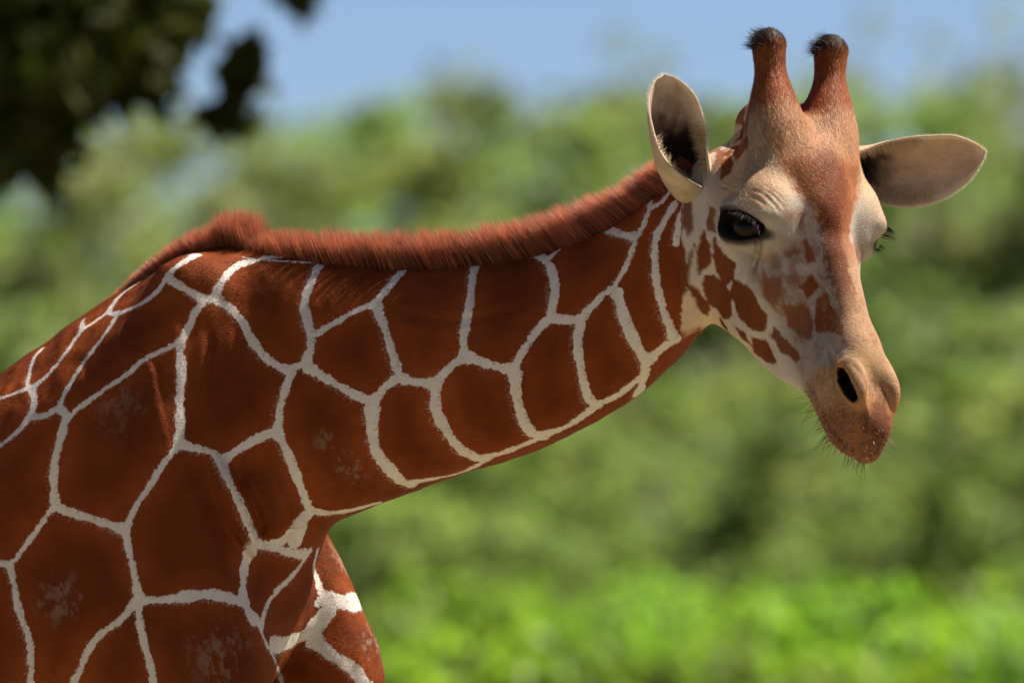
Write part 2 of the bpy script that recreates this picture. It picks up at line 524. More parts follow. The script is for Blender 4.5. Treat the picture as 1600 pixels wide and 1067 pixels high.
def surface_nets(f, lo, hi, h, B=4):
    n = np.ceil((hi - lo) / (h * B)).astype(int)
    N = n * B + 1
    bi = np.stack(np.meshgrid(*[np.arange(x) for x in n], indexing='ij'), -1).reshape(-1, 3)
    ctr = lo + (bi + 0.5) * B * h
    fc = f(ctr)
    keep = np.abs(fc) < B * h * 0.9
    F = np.ones(N, np.float32)
    ins = bi[fc < 0] * B
    for a in ins: F[a[0]:a[0] + B + 1, a[1]:a[1] + B + 1, a[2]:a[2] + B + 1] = -1
    off = np.stack(np.meshgrid(*[np.arange(B + 1)] * 3, indexing='ij'), -1).reshape(-1, 3)
    kb = bi[keep] * B
    for s in range(0, len(kb), 1500):
        idx = (kb[s:s + 1500, None, :] + off[None]).reshape(-1, 3)
        F[idx[:, 0], idx[:, 1], idx[:, 2]] = f(lo + idx * h)
    S = F < 0
    C = np.zeros(N - 1, np.int8)
    for a in (0, 1):
        for b in (0, 1):
            for c in (0, 1):
                C += S[a:N[0] - 1 + a, b:N[1] - 1 + b, c:N[2] - 1 + c]
    cell = np.argwhere((C > 0) & (C < 8))
    vid = np.full(N - 1, -1, np.int32)
    vid[cell[:, 0], cell[:, 1], cell[:, 2]] = np.arange(len(cell))
    acc = np.zeros((len(cell), 3)); cnt = np.zeros(len(cell))
    co = [(a, b, c) for a in (0, 1) for b in (0, 1) for c in (0, 1)]
    val = {q: F[cell[:, 0] + q[0], cell[:, 1] + q[1], cell[:, 2] + q[2]].astype(float) for q in co}
    for q in co:
        for ax in range(3):
            if q[ax]: continue
            r = list(q); r[ax] = 1; r = tuple(r)
            a, b = val[q], val[r]
            m = (a < 0) != (b < 0)
            t = np.where(m, a / np.where(m, a - b, 1), 0)
            e = np.array(q, float)[None] + np.zeros((len(cell), 1))
            e[:, ax] = t
            acc += e * m[:, None]; cnt += m
    V = lo + (cell + acc / cnt[:, None]) * h
    Q = []
    for ax in range(3):
        b, c = (ax + 1) % 3, (ax + 2) % 3
        sl0 = [slice(1, -1)] * 3; sl1 = [slice(1, -1)] * 3
        sl0[ax] = slice(0, -1); sl1[ax] = slice(1, None)
        A, Bv = S[tuple(sl0)], S[tuple(sl1)]
        e = np.argwhere(A != Bv)
        inside = A[e[:, 0], e[:, 1], e[:, 2]]
        base = e.copy()
        for k in (b, c): base[:, k] += 1
        def cv(db, dc):
            g = base.copy(); g[:, b] += db; g[:, c] += dc
            return vid[g[:, 0], g[:, 1], g[:, 2]]
        q = np.stack([cv(-1, -1), cv(0, -1), cv(0, 0), cv(-1, 0)], 1)
        q[~inside] = q[~inside][:, ::-1]
        Q.append(q)
    return V, np.concatenate(Q)

def project(p, it=3, maxstep=0.004):
    e = 0.0006
    K = np.array([(1, -1, -1), (-1, -1, 1), (-1, 1, -1), (1, 1, 1)], float)
    for _ in range(it):
        g = np.zeros_like(p); s = np.zeros(len(p))
        for k in K:
            v = f_body(p + k * e)
            g += v[:, None] * k; s += v
        g /= 4 * e
        d = (s / 4) / np.maximum((g * g).sum(1), 0.15)
        st = g * d[:, None]
        ln = np.linalg.norm(st, axis=1, keepdims=True)
        p = p - st * np.minimum(1, maxstep / np.maximum(ln, 1e-9))
    return p

LO = np.array([-1.82, -0.56, -0.03]); HI = np.array([0.75, 0.78, 2.36])
V, Q = surface_nets(f_body, LO, HI, 0.008)
V = project(V, 1)
me = mesh_np('body', V, Q)
bm = bmesh.new(); bm.from_mesh(me)
def refine(bm, test):
    cen = np.array([f.verts[0].co[:] for f in bm.faces])
    sel = test(cen)
    ed = set()
    for f, s in zip(bm.faces, sel):
        if s: ed.update(f.edges)
    bmesh.ops.subdivide_edges(bm, edges=list(ed), cuts=1, use_grid_fill=True)
    bm.verts.ensure_lookup_table()
    p = np.array([v.co[:] for v in bm.verts])
    return p
def in_head(c):
    q = toH(c)
    return (q[:, 0] > -330) & (q[:, 0] < 430) & (q[:, 1] > -230) & (c[:, 0] > 0.29)
def in_front(c):
    u, v = PX(c)
    return in_head(c) | ((u > -60) & (v < 1110) & (c[:, 1] < 0.16))
p = refine(bm, in_front)
m = in_front(p); p[m] = project(p[m], 1)
for v, q in zip(bm.verts, p): v.co = q
p = refine(bm, in_head)
m = in_head(p); p[m] = project(p[m], 2)
for v, q in zip(bm.verts, p): v.co = q
bmesh.ops.triangulate(bm, faces=[f for f in bm.faces if len(f.verts) > 4])
for f in bm.faces: f.smooth = True
bm.to_mesh(me); bm.free()
nv = len(me.vertices)
ED = np.empty(len(me.edges) * 2, np.int32); me.edges.foreach_get('vertices', ED); ED = ED.reshape(-1, 2)
def relax(p, wgt, it):
    deg = np.bincount(ED.ravel(), minlength=len(p))[:, None]
    for _ in range(it):
        for lam in (0.55, -0.57):
            acc = np.stack([np.bincount(ED[:, 0], p[ED[:, 1], k], len(p)) + np.bincount(ED[:, 1], p[ED[:, 0], k], len(p)) for k in range(3)], 1)
            p = p + (acc / deg - p) * (lam * wgt)[:, None]
    return p
p = np.empty(nv * 3, np.float32); me.vertices.foreach_get('co', p); p = p.reshape(-1, 3).astype(float)
p = relax(p, np.where(in_head(p), 0.35, 1.0), 8)
nb = np.empty(nv * 3, np.float32); me.vertices.foreach_get('normal', nb); nb = nb.reshape(-1, 3)
amp = np.where(in_head(p), 0.25, 1.0)
p = p + nb * (amp * ((fbm(p * np.array([0.6, 1, 1]), 11, 71, 2) - 0.5) * 0.010 + (fbm(p * np.array([1, 1, 0.55]), 34, 75, 2) - 0.5) * 0.0045))[:, None]
me.vertices.foreach_set('co', p.astype(np.float32).ravel()); me.update()
BV = np.empty(nv * 3, np.float32); me.vertices.foreach_get('co', BV); BV = BV.reshape(-1, 3).astype(float)
BN = np.empty(nv * 3, np.float32); me.vertices.foreach_get('normal', BN); BN = BN.reshape(-1, 3).astype(float)
me.calc_loop_triangles()
TRI = np.empty(len(me.loop_triangles) * 3, np.int32); me.loop_triangles.foreach_get('vertices', TRI); TRI = TRI.reshape(-1, 3)
print('body verts', nv, 'tris', len(TRI))
BVH = BVHTree.FromPolygons(BV.tolist(), TRI.tolist())
CAMP = Vector((0, -D, ZC))
def cast(u, v):
    """where the sight line of a photograph pixel meets the giraffe"""
    t = Vector(P(u, v, 0).tolist()) - CAMP
    loc, nrm, i, dist = BVH.ray_cast(CAMP, t.normalized())
    return (np.array(loc), np.array(nrm)) if loc is not None else (None, None)

GROOVES = [   # depth and half width in mm, traced stroke
 (0.9, 3.0, [(1080 + x / 4.638, 260 + y / 4.638) for x, y in ((430,170),(520,200),(600,280),(650,350))]),
 (0.7, 2.8, [(1080 + x / 4.638, 260 + y / 4.638) for x, y in ((470,150),(560,190),(640,260),(690,330))]),
 (0.6, 2.6, [(1080 + x / 4.638, 260 + y / 4.638) for x, y in ((520,140),(610,190),(680,260))]),
 (0.9, 3.0, [(1080 + x / 4.638, 260 + y / 4.638) for x, y in ((410,205),(490,240),(550,300))]),
 (1.5, 2.5, [(1080 + x / 4.638, 260 + y / 4.638) for x, y in ((205,140),(260,160),(330,190))]),
 (2.0, 3.5, [(1180,372),(1186,395),(1176,420)]),
 (4.0, 4.5, [(1294,540),(1301,562),(1303,588),(1299,610)]),
 (2.0, 3.0, [(1345,622),(1352,650),(1348,680)]),
 (2.2, 6.0, [(350,735),(366,775),(388,822),(402,850)]),
 (2.0, 7.0, [(330,520),(322,600),(326,690)]), (2.0, 9.0, [(520,640),(620,690),(740,690)]), (2.0, 9.0, [(560,470),(700,500),(820,480)]),
 (-2.6, 5.0, [(1326,556),(1311,572),(1313,598),(1328,622),(1346,632)]), (-1.5, 5.0, [(1334,560),(1349,582),(1357,606)]),
]
for dep, wid, pts in GROOVES:
    L = sum(math.dist(pts[i], pts[i + 1]) for i in range(len(pts) - 1))
    W = [cast(u, v)[0] for u, v in catmull(np.array(pts, float), max(6, int(L / 3)))]
    ends = np.linspace(-1, 1, len(W))
    W = [(q, 1 - abs(e) ** 3) for q, e in zip(W, ends) if q is not None]
    if not W: continue
    q = np.array([w[0] for w in W]); f_ = np.array([w[1] for w in W])
    r = wid / 1000
    box = ((BV > q.min(0) - 3 * r) & (BV < q.max(0) + 3 * r)).all(1)
    ids = np.where(box)[0]
    dd = np.linalg.norm(BV[ids][:, None] - q[None], axis=2)
    j = dd.argmin(1); dm = dd[np.arange(len(ids)), j] / r
    prof = np.exp(-dm ** 2) - 0.35 * np.exp(-((dm - 1.7) / 0.6) ** 2)
    BV[ids] -= BN[ids] * (prof * f_[j] * dep / 1000)[:, None]
me.vertices.foreach_set('co', BV.astype(np.float32).ravel()); me.update()
BN = np.empty(nv * 3, np.float32); me.vertices.foreach_get('normal', BN); BN = BN.reshape(-1, 3).astype(float)
BVH = BVHTree.FromPolygons(BV.tolist(), TRI.tolist())

# ------------------------------------------------------------------ coat pattern: pale net lines traced onto the body
LINES = [
 (11, [(261,434),(277,416),(307,398)]), (11, [(261,434),(277,444),(300,457),(319,469)]), (11, [(319,469),(334,465),(345,444),(360,424),(379,412),(412,404),(440,400)]),
 (12, [(334,465),(360,482),(379,504),(394,532),(416,559),(442,575),(455,581)]),
 (10, [(319,469),(305,489),(294,514),(281,534)]), (13, [(281,534),(283,562),(283,592),(281,622),(282,660),(279,694)]),
 (7, [(281,534),(259,545),(229,560),(195,587),(157,613),(127,634),(107,652)]),
 (8, [(261,434),(244,457),(217,476),(184,491)]), (7, [(184,491),(165,521),(139,555),(116,589),(99,619),(92,637)]),
 (9, [(184,491),(171,486),(187,463),(215,442),(240,428)]), (7, [(171,486),(146,504),(127,517),(97,559),(71,589),(52,604)]), (6, [(127,517),(130,500)]),
 (7, [(47,604),(43,600),(52,562),(66,545)]), (7, [(47,605),(22,615),(-20,628)]), (9, [(50,606),(54,626),(47,650)]), (9, [(47,650),(67,650),(92,637)]),
 (7, [(47,650),(26,675),(-10,703)]), (11, [(92,637),(107,652),(101,660),(95,685),(90,700),(84,740),(86,788)]),
 (12, [(86,788),(104,798),(136,808),(168,818),(196,828)]), (7, [(84,792),(60,824),(40,852),(18,878),(-20,880)]), (9, [(16,882),(24,924),(32,960),(46,1000),(48,1036),(48,1080)]),
 (9, [(198,824),(212,792),(236,756),(256,724),(280,694)]), (10, [(280,692),(312,702),(332,706),(346,722)]), (12, [(348,720),(376,700),(404,684),(432,674)]),
 (12, [(348,724),(356,748),(372,780),(384,808),(394,832),(400,848)]), (12, [(400,848),(424,854),(448,862),(478,866)]),
 (13, [(434,676),(444,696),(456,724),(466,752),(480,788),(484,798)]), (11, [(484,798),(516,801),(548,797),(590,786)]),
 (20, [(484,800),(466,822),(446,838),(426,850)]), (18, [(474,818),(460,848)]),
 (14, [(394,856),(384,878),(380,904),(380,932)]), (18, [(380,932),(388,954),(402,972)]),
 (16, [(380,940),(352,932),(320,928),(288,932)]), (11, [(288,932),(256,936),(218,938)]),
 (11, [(196,828),(202,860),(210,896),(216,932)]), (12, [(216,932),(218,964),(224,1000),(236,1044),(242,1085)]), (10, [(212,940),(188,968),(156,992),(138,1016),(124,1048),(108,1080)]),
 (6, [(402,972),(416,1004),(432,1036),(443,1080)]), (7, [(484,860),(460,896),(432,924),(416,948),(408,980)]),
 (11, [(496,862),(491,890),(502,925)]), (24, [(506,932),(512,956),(480,988),(448,1004),(424,1012)]), (27, [(508,938),(536,940),(562,940),(590,938)]), (18, [(492,1000),(520,1024),(552,1044),(576,1075)]),
 (9, [(446,579),(478,567)]), (13, [(478,567),(485,543),(485,520),(476,482),(481,454),(497,417),(502,404),(504,392)]), (8, [(486,527),(521,506),(558,485),(586,475)]),
 (11, [(586,475),(610,445),(635,419),(661,409),(685,400)]), (12, [(588,477),(605,525),(619,572),(624,588)]), (12, [(480,572),(516,595),(553,616),(584,628)]),
 (12, [(584,628),(603,604),(624,588)]), (13, [(624,590),(652,597),(680,600)]), (12, [(680,600),(703,574),(727,557)]), (13, [(725,556),(725,520),(734,473),(739,431),(746,406),(750,392)]),
 (13, [(729,557),(764,569),(802,579)]), (11, [(803,576),(821,543),(844,511),(860,497)]), (13, [(860,497),(867,454),(860,417),(844,400),(827,396)]), (5, [(856,405),(884,381)]),
 (11, [(862,497),(891,500),(910,498)]), (9, [(910,497),(938,464),(959,450)]), (7, [(961,446),(980,412),(994,375),(1008,347),(1015,323),(1021,300)]), (12, [(938,354),(966,365),(994,371)]),
 (16, [(961,452),(971,482),(985,520),(1003,553),(1013,565)]), (13, [(1013,565),(1036,543),(1060,530),(1085,513),(1115,495)]), (13, [(1010,567),(1006,590),(1002,602),(998,615)]),
 (13, [(907,501),(903,539),(910,586),(921,623),(935,633)]), (11, [(935,631),(966,617),(1001,590)]), (16, [(804,581),(807,618),(816,651),(830,675),(849,682)]),
 (12, [(849,680),(886,666),(914,648),(935,631)]), (16, [(680,602),(682,642),(699,675),(722,703),(750,717)]), (11, [(750,716),(790,706),(830,690),(849,680)]),
 (17, [(582,632),(582,675),(589,706),(609,733),(628,752),(644,755)]), (10, [(644,753),(682,747),(729,735),(764,716)]),
 (11, [(455,583),(450,595),(439,632),(434,670)]),
 (11, [(1052,322),(1036,351),(1024,379),(1025,431),(1036,482),(1052,525)]), (6, [(1017,325),(1036,314),(1050,292)]), (8, [(1076,300),(1062,340),(1056,380)]),
 (2.5, [(380,403),(440,408),(500,411),(575,414),(650,415),(720,412),(790,404),(850,392),(885,380)]),
]
S_pts, S_w = [], []
for w, pts in LINES:
    a = catmull(np.array(pts, float), max(4, int(sum(math.dist(pts[i], pts[i + 1]) for i in range(len(pts) - 1)) / 2)))
    ph = random.random() * 9
    for i, (u, v) in enumerate(a):
        q, nn = cast(u, v)
        if q is None: continue
        S_pts.append(q); e_ = min(i, len(a) - 1 - i)
        S_w.append((w + 0.6) / 1000 * (1 + 0.13 * math.sin(i * 0.17 + ph) + 0.09 * math.sin(i * 0.43 + 2 * ph)) * (1 + 0.45 * max(0, 1 - e_ / 8)))
S_w = np.array(S_w)
kd = KDTree(len(S_pts))
for i, q in enumerate(S_pts): kd.insert(q, i)
kd.balance()

def line_dist(p, nr):
    """signed distance to the edge of the pale net; the side turned away carries a cell pattern of its own"""
    view = norm(np.array([0, -D, ZC]) - p)
    u, v = PX(p)
    hid = ((nr * view).sum(1) < 0.02) | (u < -15) | (v > 1082)
    out = np.empty(len(p))
    out[hid] = cell_dist(p[hid])
    for i in np.where(~hid)[0]:
        _, j, d = kd.find(p[i])
        out[i] = d - S_w[j] * 0.5
    return out

idx = RNG.permutation(nv)
seeds = []
for i in idx[:6000]:
    q = BV[i]
    if all((q[0] - s[0]) ** 2 + (q[1] - s[1]) ** 2 + (q[2] - s[2]) ** 2 > 0.018 for s in seeds): seeds.append(q)
kd2 = KDTree(len(seeds))
for i, q in enumerate(seeds): kd2.insert(q, i)
kd2.balance()
def cell_dist(p):
    o = np.empty(len(p))
    for i, q in enumerate(p):
        r = kd2.find_n(q, 2)
        o[i] = (r[1][2] - r[0][2]) * 0.5 - 0.006
    return o

BL = line_dist(BV, BN)

# ------------------------------------------------------------------ coat colours
BROWN = srgb(128, 61, 25)
FBROWN = srgb(122, 68, 36)
ORANGE = srgb(164, 106, 72)
TAN = srgb(205, 160, 118)
PALE = srgb(180, 168, 154)
GREYP = srgb(164, 152, 140)
DARK = srgb(30, 22, 18)

R2 = lambda pts: [(1020 + x / 2.177, 250 + y / 2.177) for x, y in pts]
R1 = lambda pts: [(980 + x / 2.667, 20 + y / 2.667) for x, y in pts]
EYEZ = lambda pts: [(1080 + x / 4.638, 260 + y / 4.638) for x, y in pts]
# (strength, softness mm, colour, outline)
PATCH = [
 (1.0, 2, FBROWN, R2([(25,278),(75,255),(112,300),(122,400),(100,465),(70,450),(35,390),(13,330)])),
 (1.0, 2, FBROWN, R2([(175,245),(193,290),(192,355),(158,388),(152,320)])),
 (1.0, 2, FBROWN, R2([(208,268),(235,315),(275,352),(270,400),(247,427),(218,370),(206,300)])),
 (0.9, 2, FBROWN, R2([(142,285),(137,355),(116,396),(114,335)])),
 (1.0, 2, FBROWN, R2([(178,395),(207,393),(265,460),(273,530),(242,540),(195,488),(170,425)])),
 (1.0, 2.5, FBROWN, R2([(278,412),(332,440),(388,530),(376,580),(332,577),(287,522),(268,455)])),
 (1.0, 2, FBROWN, R2([(130,430),(155,440),(192,510),(186,532),(150,490)])),
 (1.0, 2, FBROWN, R2([(228,538),(256,570),(262,590),(235,562)])),
 (1.0, 2, FBROWN, R2([(280,568),(312,590),(337,632),(320,648),(288,612)])),
 (1.0, 2, FBROWN, R2([(338,605),(386,613),(417,682),(390,692),(345,652)])),
 (0.95, 3, FBROWN, R2([(410,568),(447,612),(502,672),(484,684),(432,642),(400,600)])),
 (0.9, 5, FBROWN, R2([(440,495),(520,490),(545,560),(540,612),(508,602),(460,562)])),
 (0.8, 6.5, FBROWN, R2([(380,385),(437,400),(442,450),(420,512),(375,455)])),
 (0.85, 5, FBROWN, R2([(428,255),(480,268),(497,310),(462,332),(440,305)])),
 (1.0, 2, FBROWN, R2([(500,432),(540,393),(563,430),(525,476)])),
 (1.0, 2, FBROWN, R2([(555,482),(590,460),(642,560),(642,590),(555,582)])),
 (0.95, 3, FBROWN, R2([(515,270),(545,300),(553,345),(525,352)])),
 (0.7, 8, FBROWN, R2([(450,175),(482,178),(478,235),(455,225)])),
 (0.7, 8, FBROWN, R2([(488,178),(520,185),(512,245),(490,245)])),
 (0.9, 2, FBROWN, R2([(190,155),(208,168),(207,240),(190,235)])),
 (1.0, 2, FBROWN, R2([(45,95),(105,78),(95,150),(70,180),(45,150)])),
 (0.9, 3, FBROWN, R2([(105,150),(130,145),(137,235),(120,260),(100,220)])),
 (1.0, 2, FBROWN, R2([(20,180),(70,150),(90,165),(50,235),(22,240)])),
 (0.6, 6.5, FBROWN, R2([(395,300),(425,320),(430,370),(400,380)])), (0.5, 6.5, FBROWN, R2([(460,400),(495,390),(500,450),(470,480)])), (0.5, 7.5, FBROWN, R2([(560,380),(585,420),(600,470),(575,440)])),
 # poll and temple
 (1.0, 2, FBROWN, R1([(395,430),(440,405),(490,400),(480,430),(420,450)])), (1.0, 2, ORANGE, R1([(380,480),(430,470),(425,500),(395,505)])),
 (1.0, 2, FBROWN, R1([(435,505),(480,462),(505,455),(500,500),(455,530)])), (1.0, 2, FBROWN, R1([(405,530),(430,520),(440,560),(420,600),(400,590)])),
 (1.0, 2, FBROWN, R1([(450,560),(500,520),(500,560),(470,600),(455,600)])), (1.0, 2, FBROWN, R1([(390,630),(425,600),(438,630),(430,660),(395,690)])),
 (1.0, 2, FBROWN, R1([(420,460),(490,420),(500,440),(440,470)])),
]
def patch_apply(col, p, hp, nr):
    for st, soft, c, pts in PATCH:
        W = [cast(u, v) for u, v in pts]
        W = np.array([w[0] for w in W if w[0] is not None])
        if len(W) < 3: continue
        hw = toH(W)
        for mirror in (False, True):
            poly = hw.copy()
            if mirror:
                if hw[:, 2].mean() > -20 or soft > 7: continue
                poly[:, 2] *= -1
            cen = poly.mean(0)
            rad = np.linalg.norm(poly - cen, axis=1).max()
            sel = np.where(np.linalg.norm(hp - cen, axis=1) < rad * 1.35 + soft * 2 + 3)[0]
            if not len(sel): continue
            u, s, vt = np.linalg.svd(poly - cen)
            a = (poly - cen) @ vt[:2].T
            q = (hp[sel] - cen) @ vt[:2].T
            dist = np.full(len(q), 1e9); inside = np.zeros(len(q), bool)
            for i in range(len(a)):
                A, B = a[i], a[(i + 1) % len(a)]
                ab = B - A
                t = np.clip(((q - A) @ ab) / (ab @ ab), 0, 1)
                dist = np.minimum(dist, np.linalg.norm(q - A - t[:, None] * ab, axis=1))
                cr = (A[1] > q[:, 1]) != (B[1] > q[:, 1])
                xx = (B[0] - A[0]) * (q[:, 1] - A[1]) / np.where(B[1] == A[1], 1e-9, B[1] - A[1]) + A[0]
                inside ^= cr & (q[:, 0] < xx)
            sd = np.where(inside, -dist, dist) + (fbm(p[sel], 260, 5) - 0.5) * (3 + soft) + (fbm(p[sel], 70, 6, 2) - 0.5) * 9
            w = st * sstep(sd - 1.5, soft, -soft)
            col[sel] += (c - col[sel]) * w[:, None]

def px_line_w(p, pts, wid, soft):
    """soft weight of a stroke traced on the head"""
    W = [cast(u, v)[0] for u, v in catmull(np.array(pts, float), 24)]
    W = np.array([w for w in W if w is not None])
    if not len(W): return np.zeros(len(p))
    d = np.full(len(p), 1e9)
    for w in W: d = np.minimum(d, np.linalg.norm(p - w, axis=1))
    return sstep(d * 1000 + (fbm(p, 300, 9) - 0.5) * 4, wid / 2 + soft, wid / 2 - soft)

def coat_color(p, nr):
    col = np.tile(BROWN, (len(p), 1))
    # brown varies from patch to patch
    k = fbm(p, 6, 3, 4)[:, None]
    k2 = fbm(p, 17, 8, 3)[:, None]
    col = col * (0.22 + 1.0 * k + 0.5 * k2)
    # rubbed, pale scuffs where the coat is worn
    sc = fbm(p * np.array([1, 1, 0.5]), 210, 12, 3) + 0.4 * (fbm(p * np.array([1, 1, 0.4]), 520, 14, 2) - 0.5) + 0.5 * (fbm(p, 38, 15, 2) - 0.5)
    for u_, v_, r_, st in ((95, 935, 44, .5), (190, 640, 50, .25), (512, 690, 24, .5), (540, 735, 34, .55), (345, 1020, 56, .45), (530, 870, 34, .9), (585, 1010, 36, .9)):
        q0 = cast(u_, v_)[0]
        if q0 is None: continue
        dd = np.linalg.norm(p - q0, axis=1) * 1000
        w = sstep(sc - 0.16 * (dd / r_), 0.40, 0.56) * sstep(dd, r_ * 1.3, r_ * 0.4) * st
        col = col + (srgb(178, 158, 136) - col) * (w * 0.75)[:, None]
    h = toH(p)
    u, v = PX(p)
    n, d, l = h[:, 0], h[:, 1], h[:, 2]
    hw = sstep(n * 0.35 + d + (fbm(p, 90, 91) - 0.5) * 24, -192, -165) * sstep(d, -235, -215) * (p[:, 0] > 0.26)
    hs = np.where(hw > 0.001)[0]
    if len(hs):
        hp, pp, q = h[hs], p[hs], np.tile(PALE * 0.92, (len(hs), 1))
        n, d, l = hp.T
        nz = fbm(pp, 60, 31); nf = fbm(pp, 240, 33)
        al = np.abs(l)
        def lay(c, w): q[:] = q + (c - q) * np.clip(w, 0, 1)[:, None]
        # grey cheek, warm jaw
        lay(GREYP * (0.7 + 0.6 * nz[:, None]), sstep(n, -10, 40) * sstep(d, -90, -20) * sstep(al, 12, 30) * 0.9)
        lay(srgb(214, 202, 188), sstep(d, -30, -80) * 0.85)
        lay(srgb(224, 196, 160), sstep(d, -120, -170) * 0.8)
        lay(srgb(196, 164, 130), sstep(n, 0, -50) * sstep(d, -60, -10) * 0.8)
        patch_apply(q, pp, hp, None)
        lay(FBROWN * 1.3, sstep(fbm(pp, 75, 81, 3), 0.50, 0.66) * sstep(n, 10, 50) * sstep(n, 240, 190) * sstep(d, -80, -30) * sstep(al, 20, 34) * 0.45)
        # forehead and blaze: warm brown, narrowing down the nose
        half = np.interp(n, [-330, -140, -100, -60, -30, 5, 40, 120, 200, 260], [110, 90, 88, 74, 62, 40, 24, 26, 34, 44])
        bl = sstep(al + (nz - 0.5) * 22 + (nf - 0.5) * 22, half + 10, half - 10) * sstep(d, 12, 34) 
        nt_ = sstep(n, 30, 110)[:, None]
        lay((ORANGE * (1 - nt_) + srgb(178, 140, 108) * nt_) * (0.50 + 0.95 * nf[:, None]), bl * sstep(n, 300, 240))
        lay(FBROWN * 0.8, bl * sstep(nf + 0.4 * nz, 0.75, 0.92) * 0.55)
        lay(srgb(186, 142, 108) * (0.6 + 0.75 * nf[:, None]), bl * sstep(n, -60, -105) * sstep(n, -185, -150) * 0.75)
        deep = sstep(np.hypot((n + 40) / 62, l / 36) + (nf - 0.5) * 0.5, 1.25, 0.45) * sstep(d, 30, 50)
        lay(srgb(112, 58, 34), deep * 0.85)
        dl = sstep(np.abs(l + 16) + (nf - 0.5) * 18, 22, 9) * sstep(n, -20, 10) * sstep(n, 200, 110) * sstep(d, 30, 50)
        lay(srgb(104, 54, 30), dl * 0.9)  # brown ridge band, darkened to paint in the shaded near side
        br_ = sstep(np.hypot((n + 30) / 62, (d - 12) / 55), 1.2, 0.7) * sstep(al, 60, 80)
        lay(srgb(206, 176, 140) * (0.75 + 0.5 * nz[:, None]), br_ * 0.8)
        lay(ORANGE, br_ * sstep(nf + nz, 1.0, 1.2) * 0.5)
        lay(FBROWN * 1.15, sstep(fbm(pp, 60, 83, 2), 0.46, 0.56) * sstep(n, -95, -130) * sstep(d, 30, 5) * 0.85)
        # horns: orange, darker at the top
        hn = sstep(n, -150, -185) * sstep(d, 0, 25)
        lay(srgb(156, 88, 54) * (0.6 + 0.6 * nf[:, None]), hn)
        lay(FBROWN * 1.1, sstep(n + (nf - 0.5) * 30, -195, -245) * 0.85)
        lay(DARK, sstep(n + (nf - 0.5) * 20, -250, -268))
        # muzzle
        mz = sstep(n + (nz - 0.5) * 25, 225, 262) 
        lay(srgb(172, 136, 100) * (0.5 + 0.8 * nf[:, None]), mz * 0.95)
        lay(srgb(146, 90, 54) * (0.5 + 0.7 * nf[:, None]), sstep(n, 280, 340) * 0.75)
        lay(srgb(96, 50, 32), sstep(fbm(pp, 420, 77, 2), 0.56, 0.70) * sstep(n, 270, 320) * 0.7)
        lay(srgb(98, 58, 38), sstep(np.hypot((n - 352) / 40, (al) / 26) + (nf - 0.5) * 0.9, 1.4, 0.5) * sstep(d, 5, 25) * 0.8)
        # nostril rim and inside
        for s in (-1, 1):
            c = (290, 54)
            a = (n - c[0]) * 0.993 + (d - c[1]) * 0.119; b = -(n - c[0]) * 0.119 + (d - c[1]) * 0.993
            r = np.sqrt((a / 32) ** 2 + (b / 10.5) ** 2)
            on = sstep(l * s, 8, 22)
            lay(srgb(186, 132, 88), sstep(r, 1.7, 1.25) * on * 0.7)
            lay(DARK * 0.5, sstep(r, 1.02, 0.9) * on)
            # eyes: dark skin round the lids
            ecn = toH(EYE_C(s)[None])[0]
            a = (n - ecn[0]) * 0.6 + (d - ecn[1]) * 0.8; b = (d - ecn[1]) * 0.6 - (n - ecn[0]) * 0.8
            on = sstep(l * s, 50, 75)
            r = np.sqrt((a / 41) ** 2 + ((b - 2) / 25) ** 2) + (nf - 0.5) * 0.12
            lay(srgb(190, 180, 165), sstep(r, 1.9, 1.4) * on * 0.6)
            lay(srgb(62, 54, 54), sstep(r, 1.32, 1.0) * on * 0.92)
            lay(DARK * 0.5, sstep(r, 1.0, 0.85) * on)
            rr = np.hypot((a - 38) / 16, (b - 0) / 12)
            lay(DARK, sstep(rr, 1.2, 0.6) * on * 0.85)
        # pale strokes and the tear line
        for wid, st, pts in ((3, 0.8, R2([(515,360),(560,400),(600,450),(630,500)])), (2, 0.6, R2([(520,195),(532,270)])), 
                             (14, 0.3, R2([(565,610),(610,615),(650,640)]))):
            lay(PALE, px_line_w(pp, pts, wid, 2) * st)
        for wid, st, pts in ((5, 0.6, R2([(368,262),(366,320),(345,385)])), (4, 0.45, R2([(350,270),(352,320)]))):
            lay(DARK * 3, px_line_w(pp, pts, wid, 3.5) * st)
        col[hs] += (q - col[hs]) * hw[hs][:, None]
    hoof = sstep(p[:, 2], 0.10, 0.09)[:, None]
    return np.clip(col + (DARK - col) * hoof, 0, 1), hw

BC, BHW = coat_color(BV, BN)
BC = BC * (1 + (1 - BHW) * (0.14 - 0.36 * sstep(BL, 0.004, 0.05)))[:, None]
BL = BL + BHW * 0.1
set_color(me, 'tint', BC)
set_float(me, 'line', BL)

g_root = empty('giraffe', (P(300, 2290, 0.05)[0], 0.05, 0.0))
tag(g_root, 'young reticulated giraffe with lowered neck, chestnut patches and pale net lines', 'giraffe')
def gpart(name, me_, mat=None):
    o = link(name, me_, g_root, mat)
    o.matrix_parent_inverse = g_root.matrix_world.inverted()
    o.location = (-g_root.location[0], -g_root.location[1], 0)
    o.matrix_parent_inverse.identity()
    return o
body = gpart('body', me, M_COAT)
body['label'] = 'giraffe body with chestnut patches outlined by cream lines'

# ------------------------------------------------------------------ short coat hair
def bary_sample(tri, n, wgt):
    a, b, c = BV[tri[:, 0]], BV[tri[:, 1]], BV[tri[:, 2]]
    ar = np.linalg.norm(np.cross(b - a, c - a), axis=1) * 0.5 * wgt
    pick = RNG.choice(len(tri), n, p=ar / ar.sum())
    r1, r2 = RNG.random(n), RNG.random(n)
    s = np.sqrt(r1)
    w = np.stack([1 - s, s * (1 - r2), s * r2], 1)
    return tri[pick], w

def interp(arr, t, w):
    if arr.ndim == 1: return (arr[t] * w).sum(1)
    return (arr[t] * w[:, :, None]).sum(1)

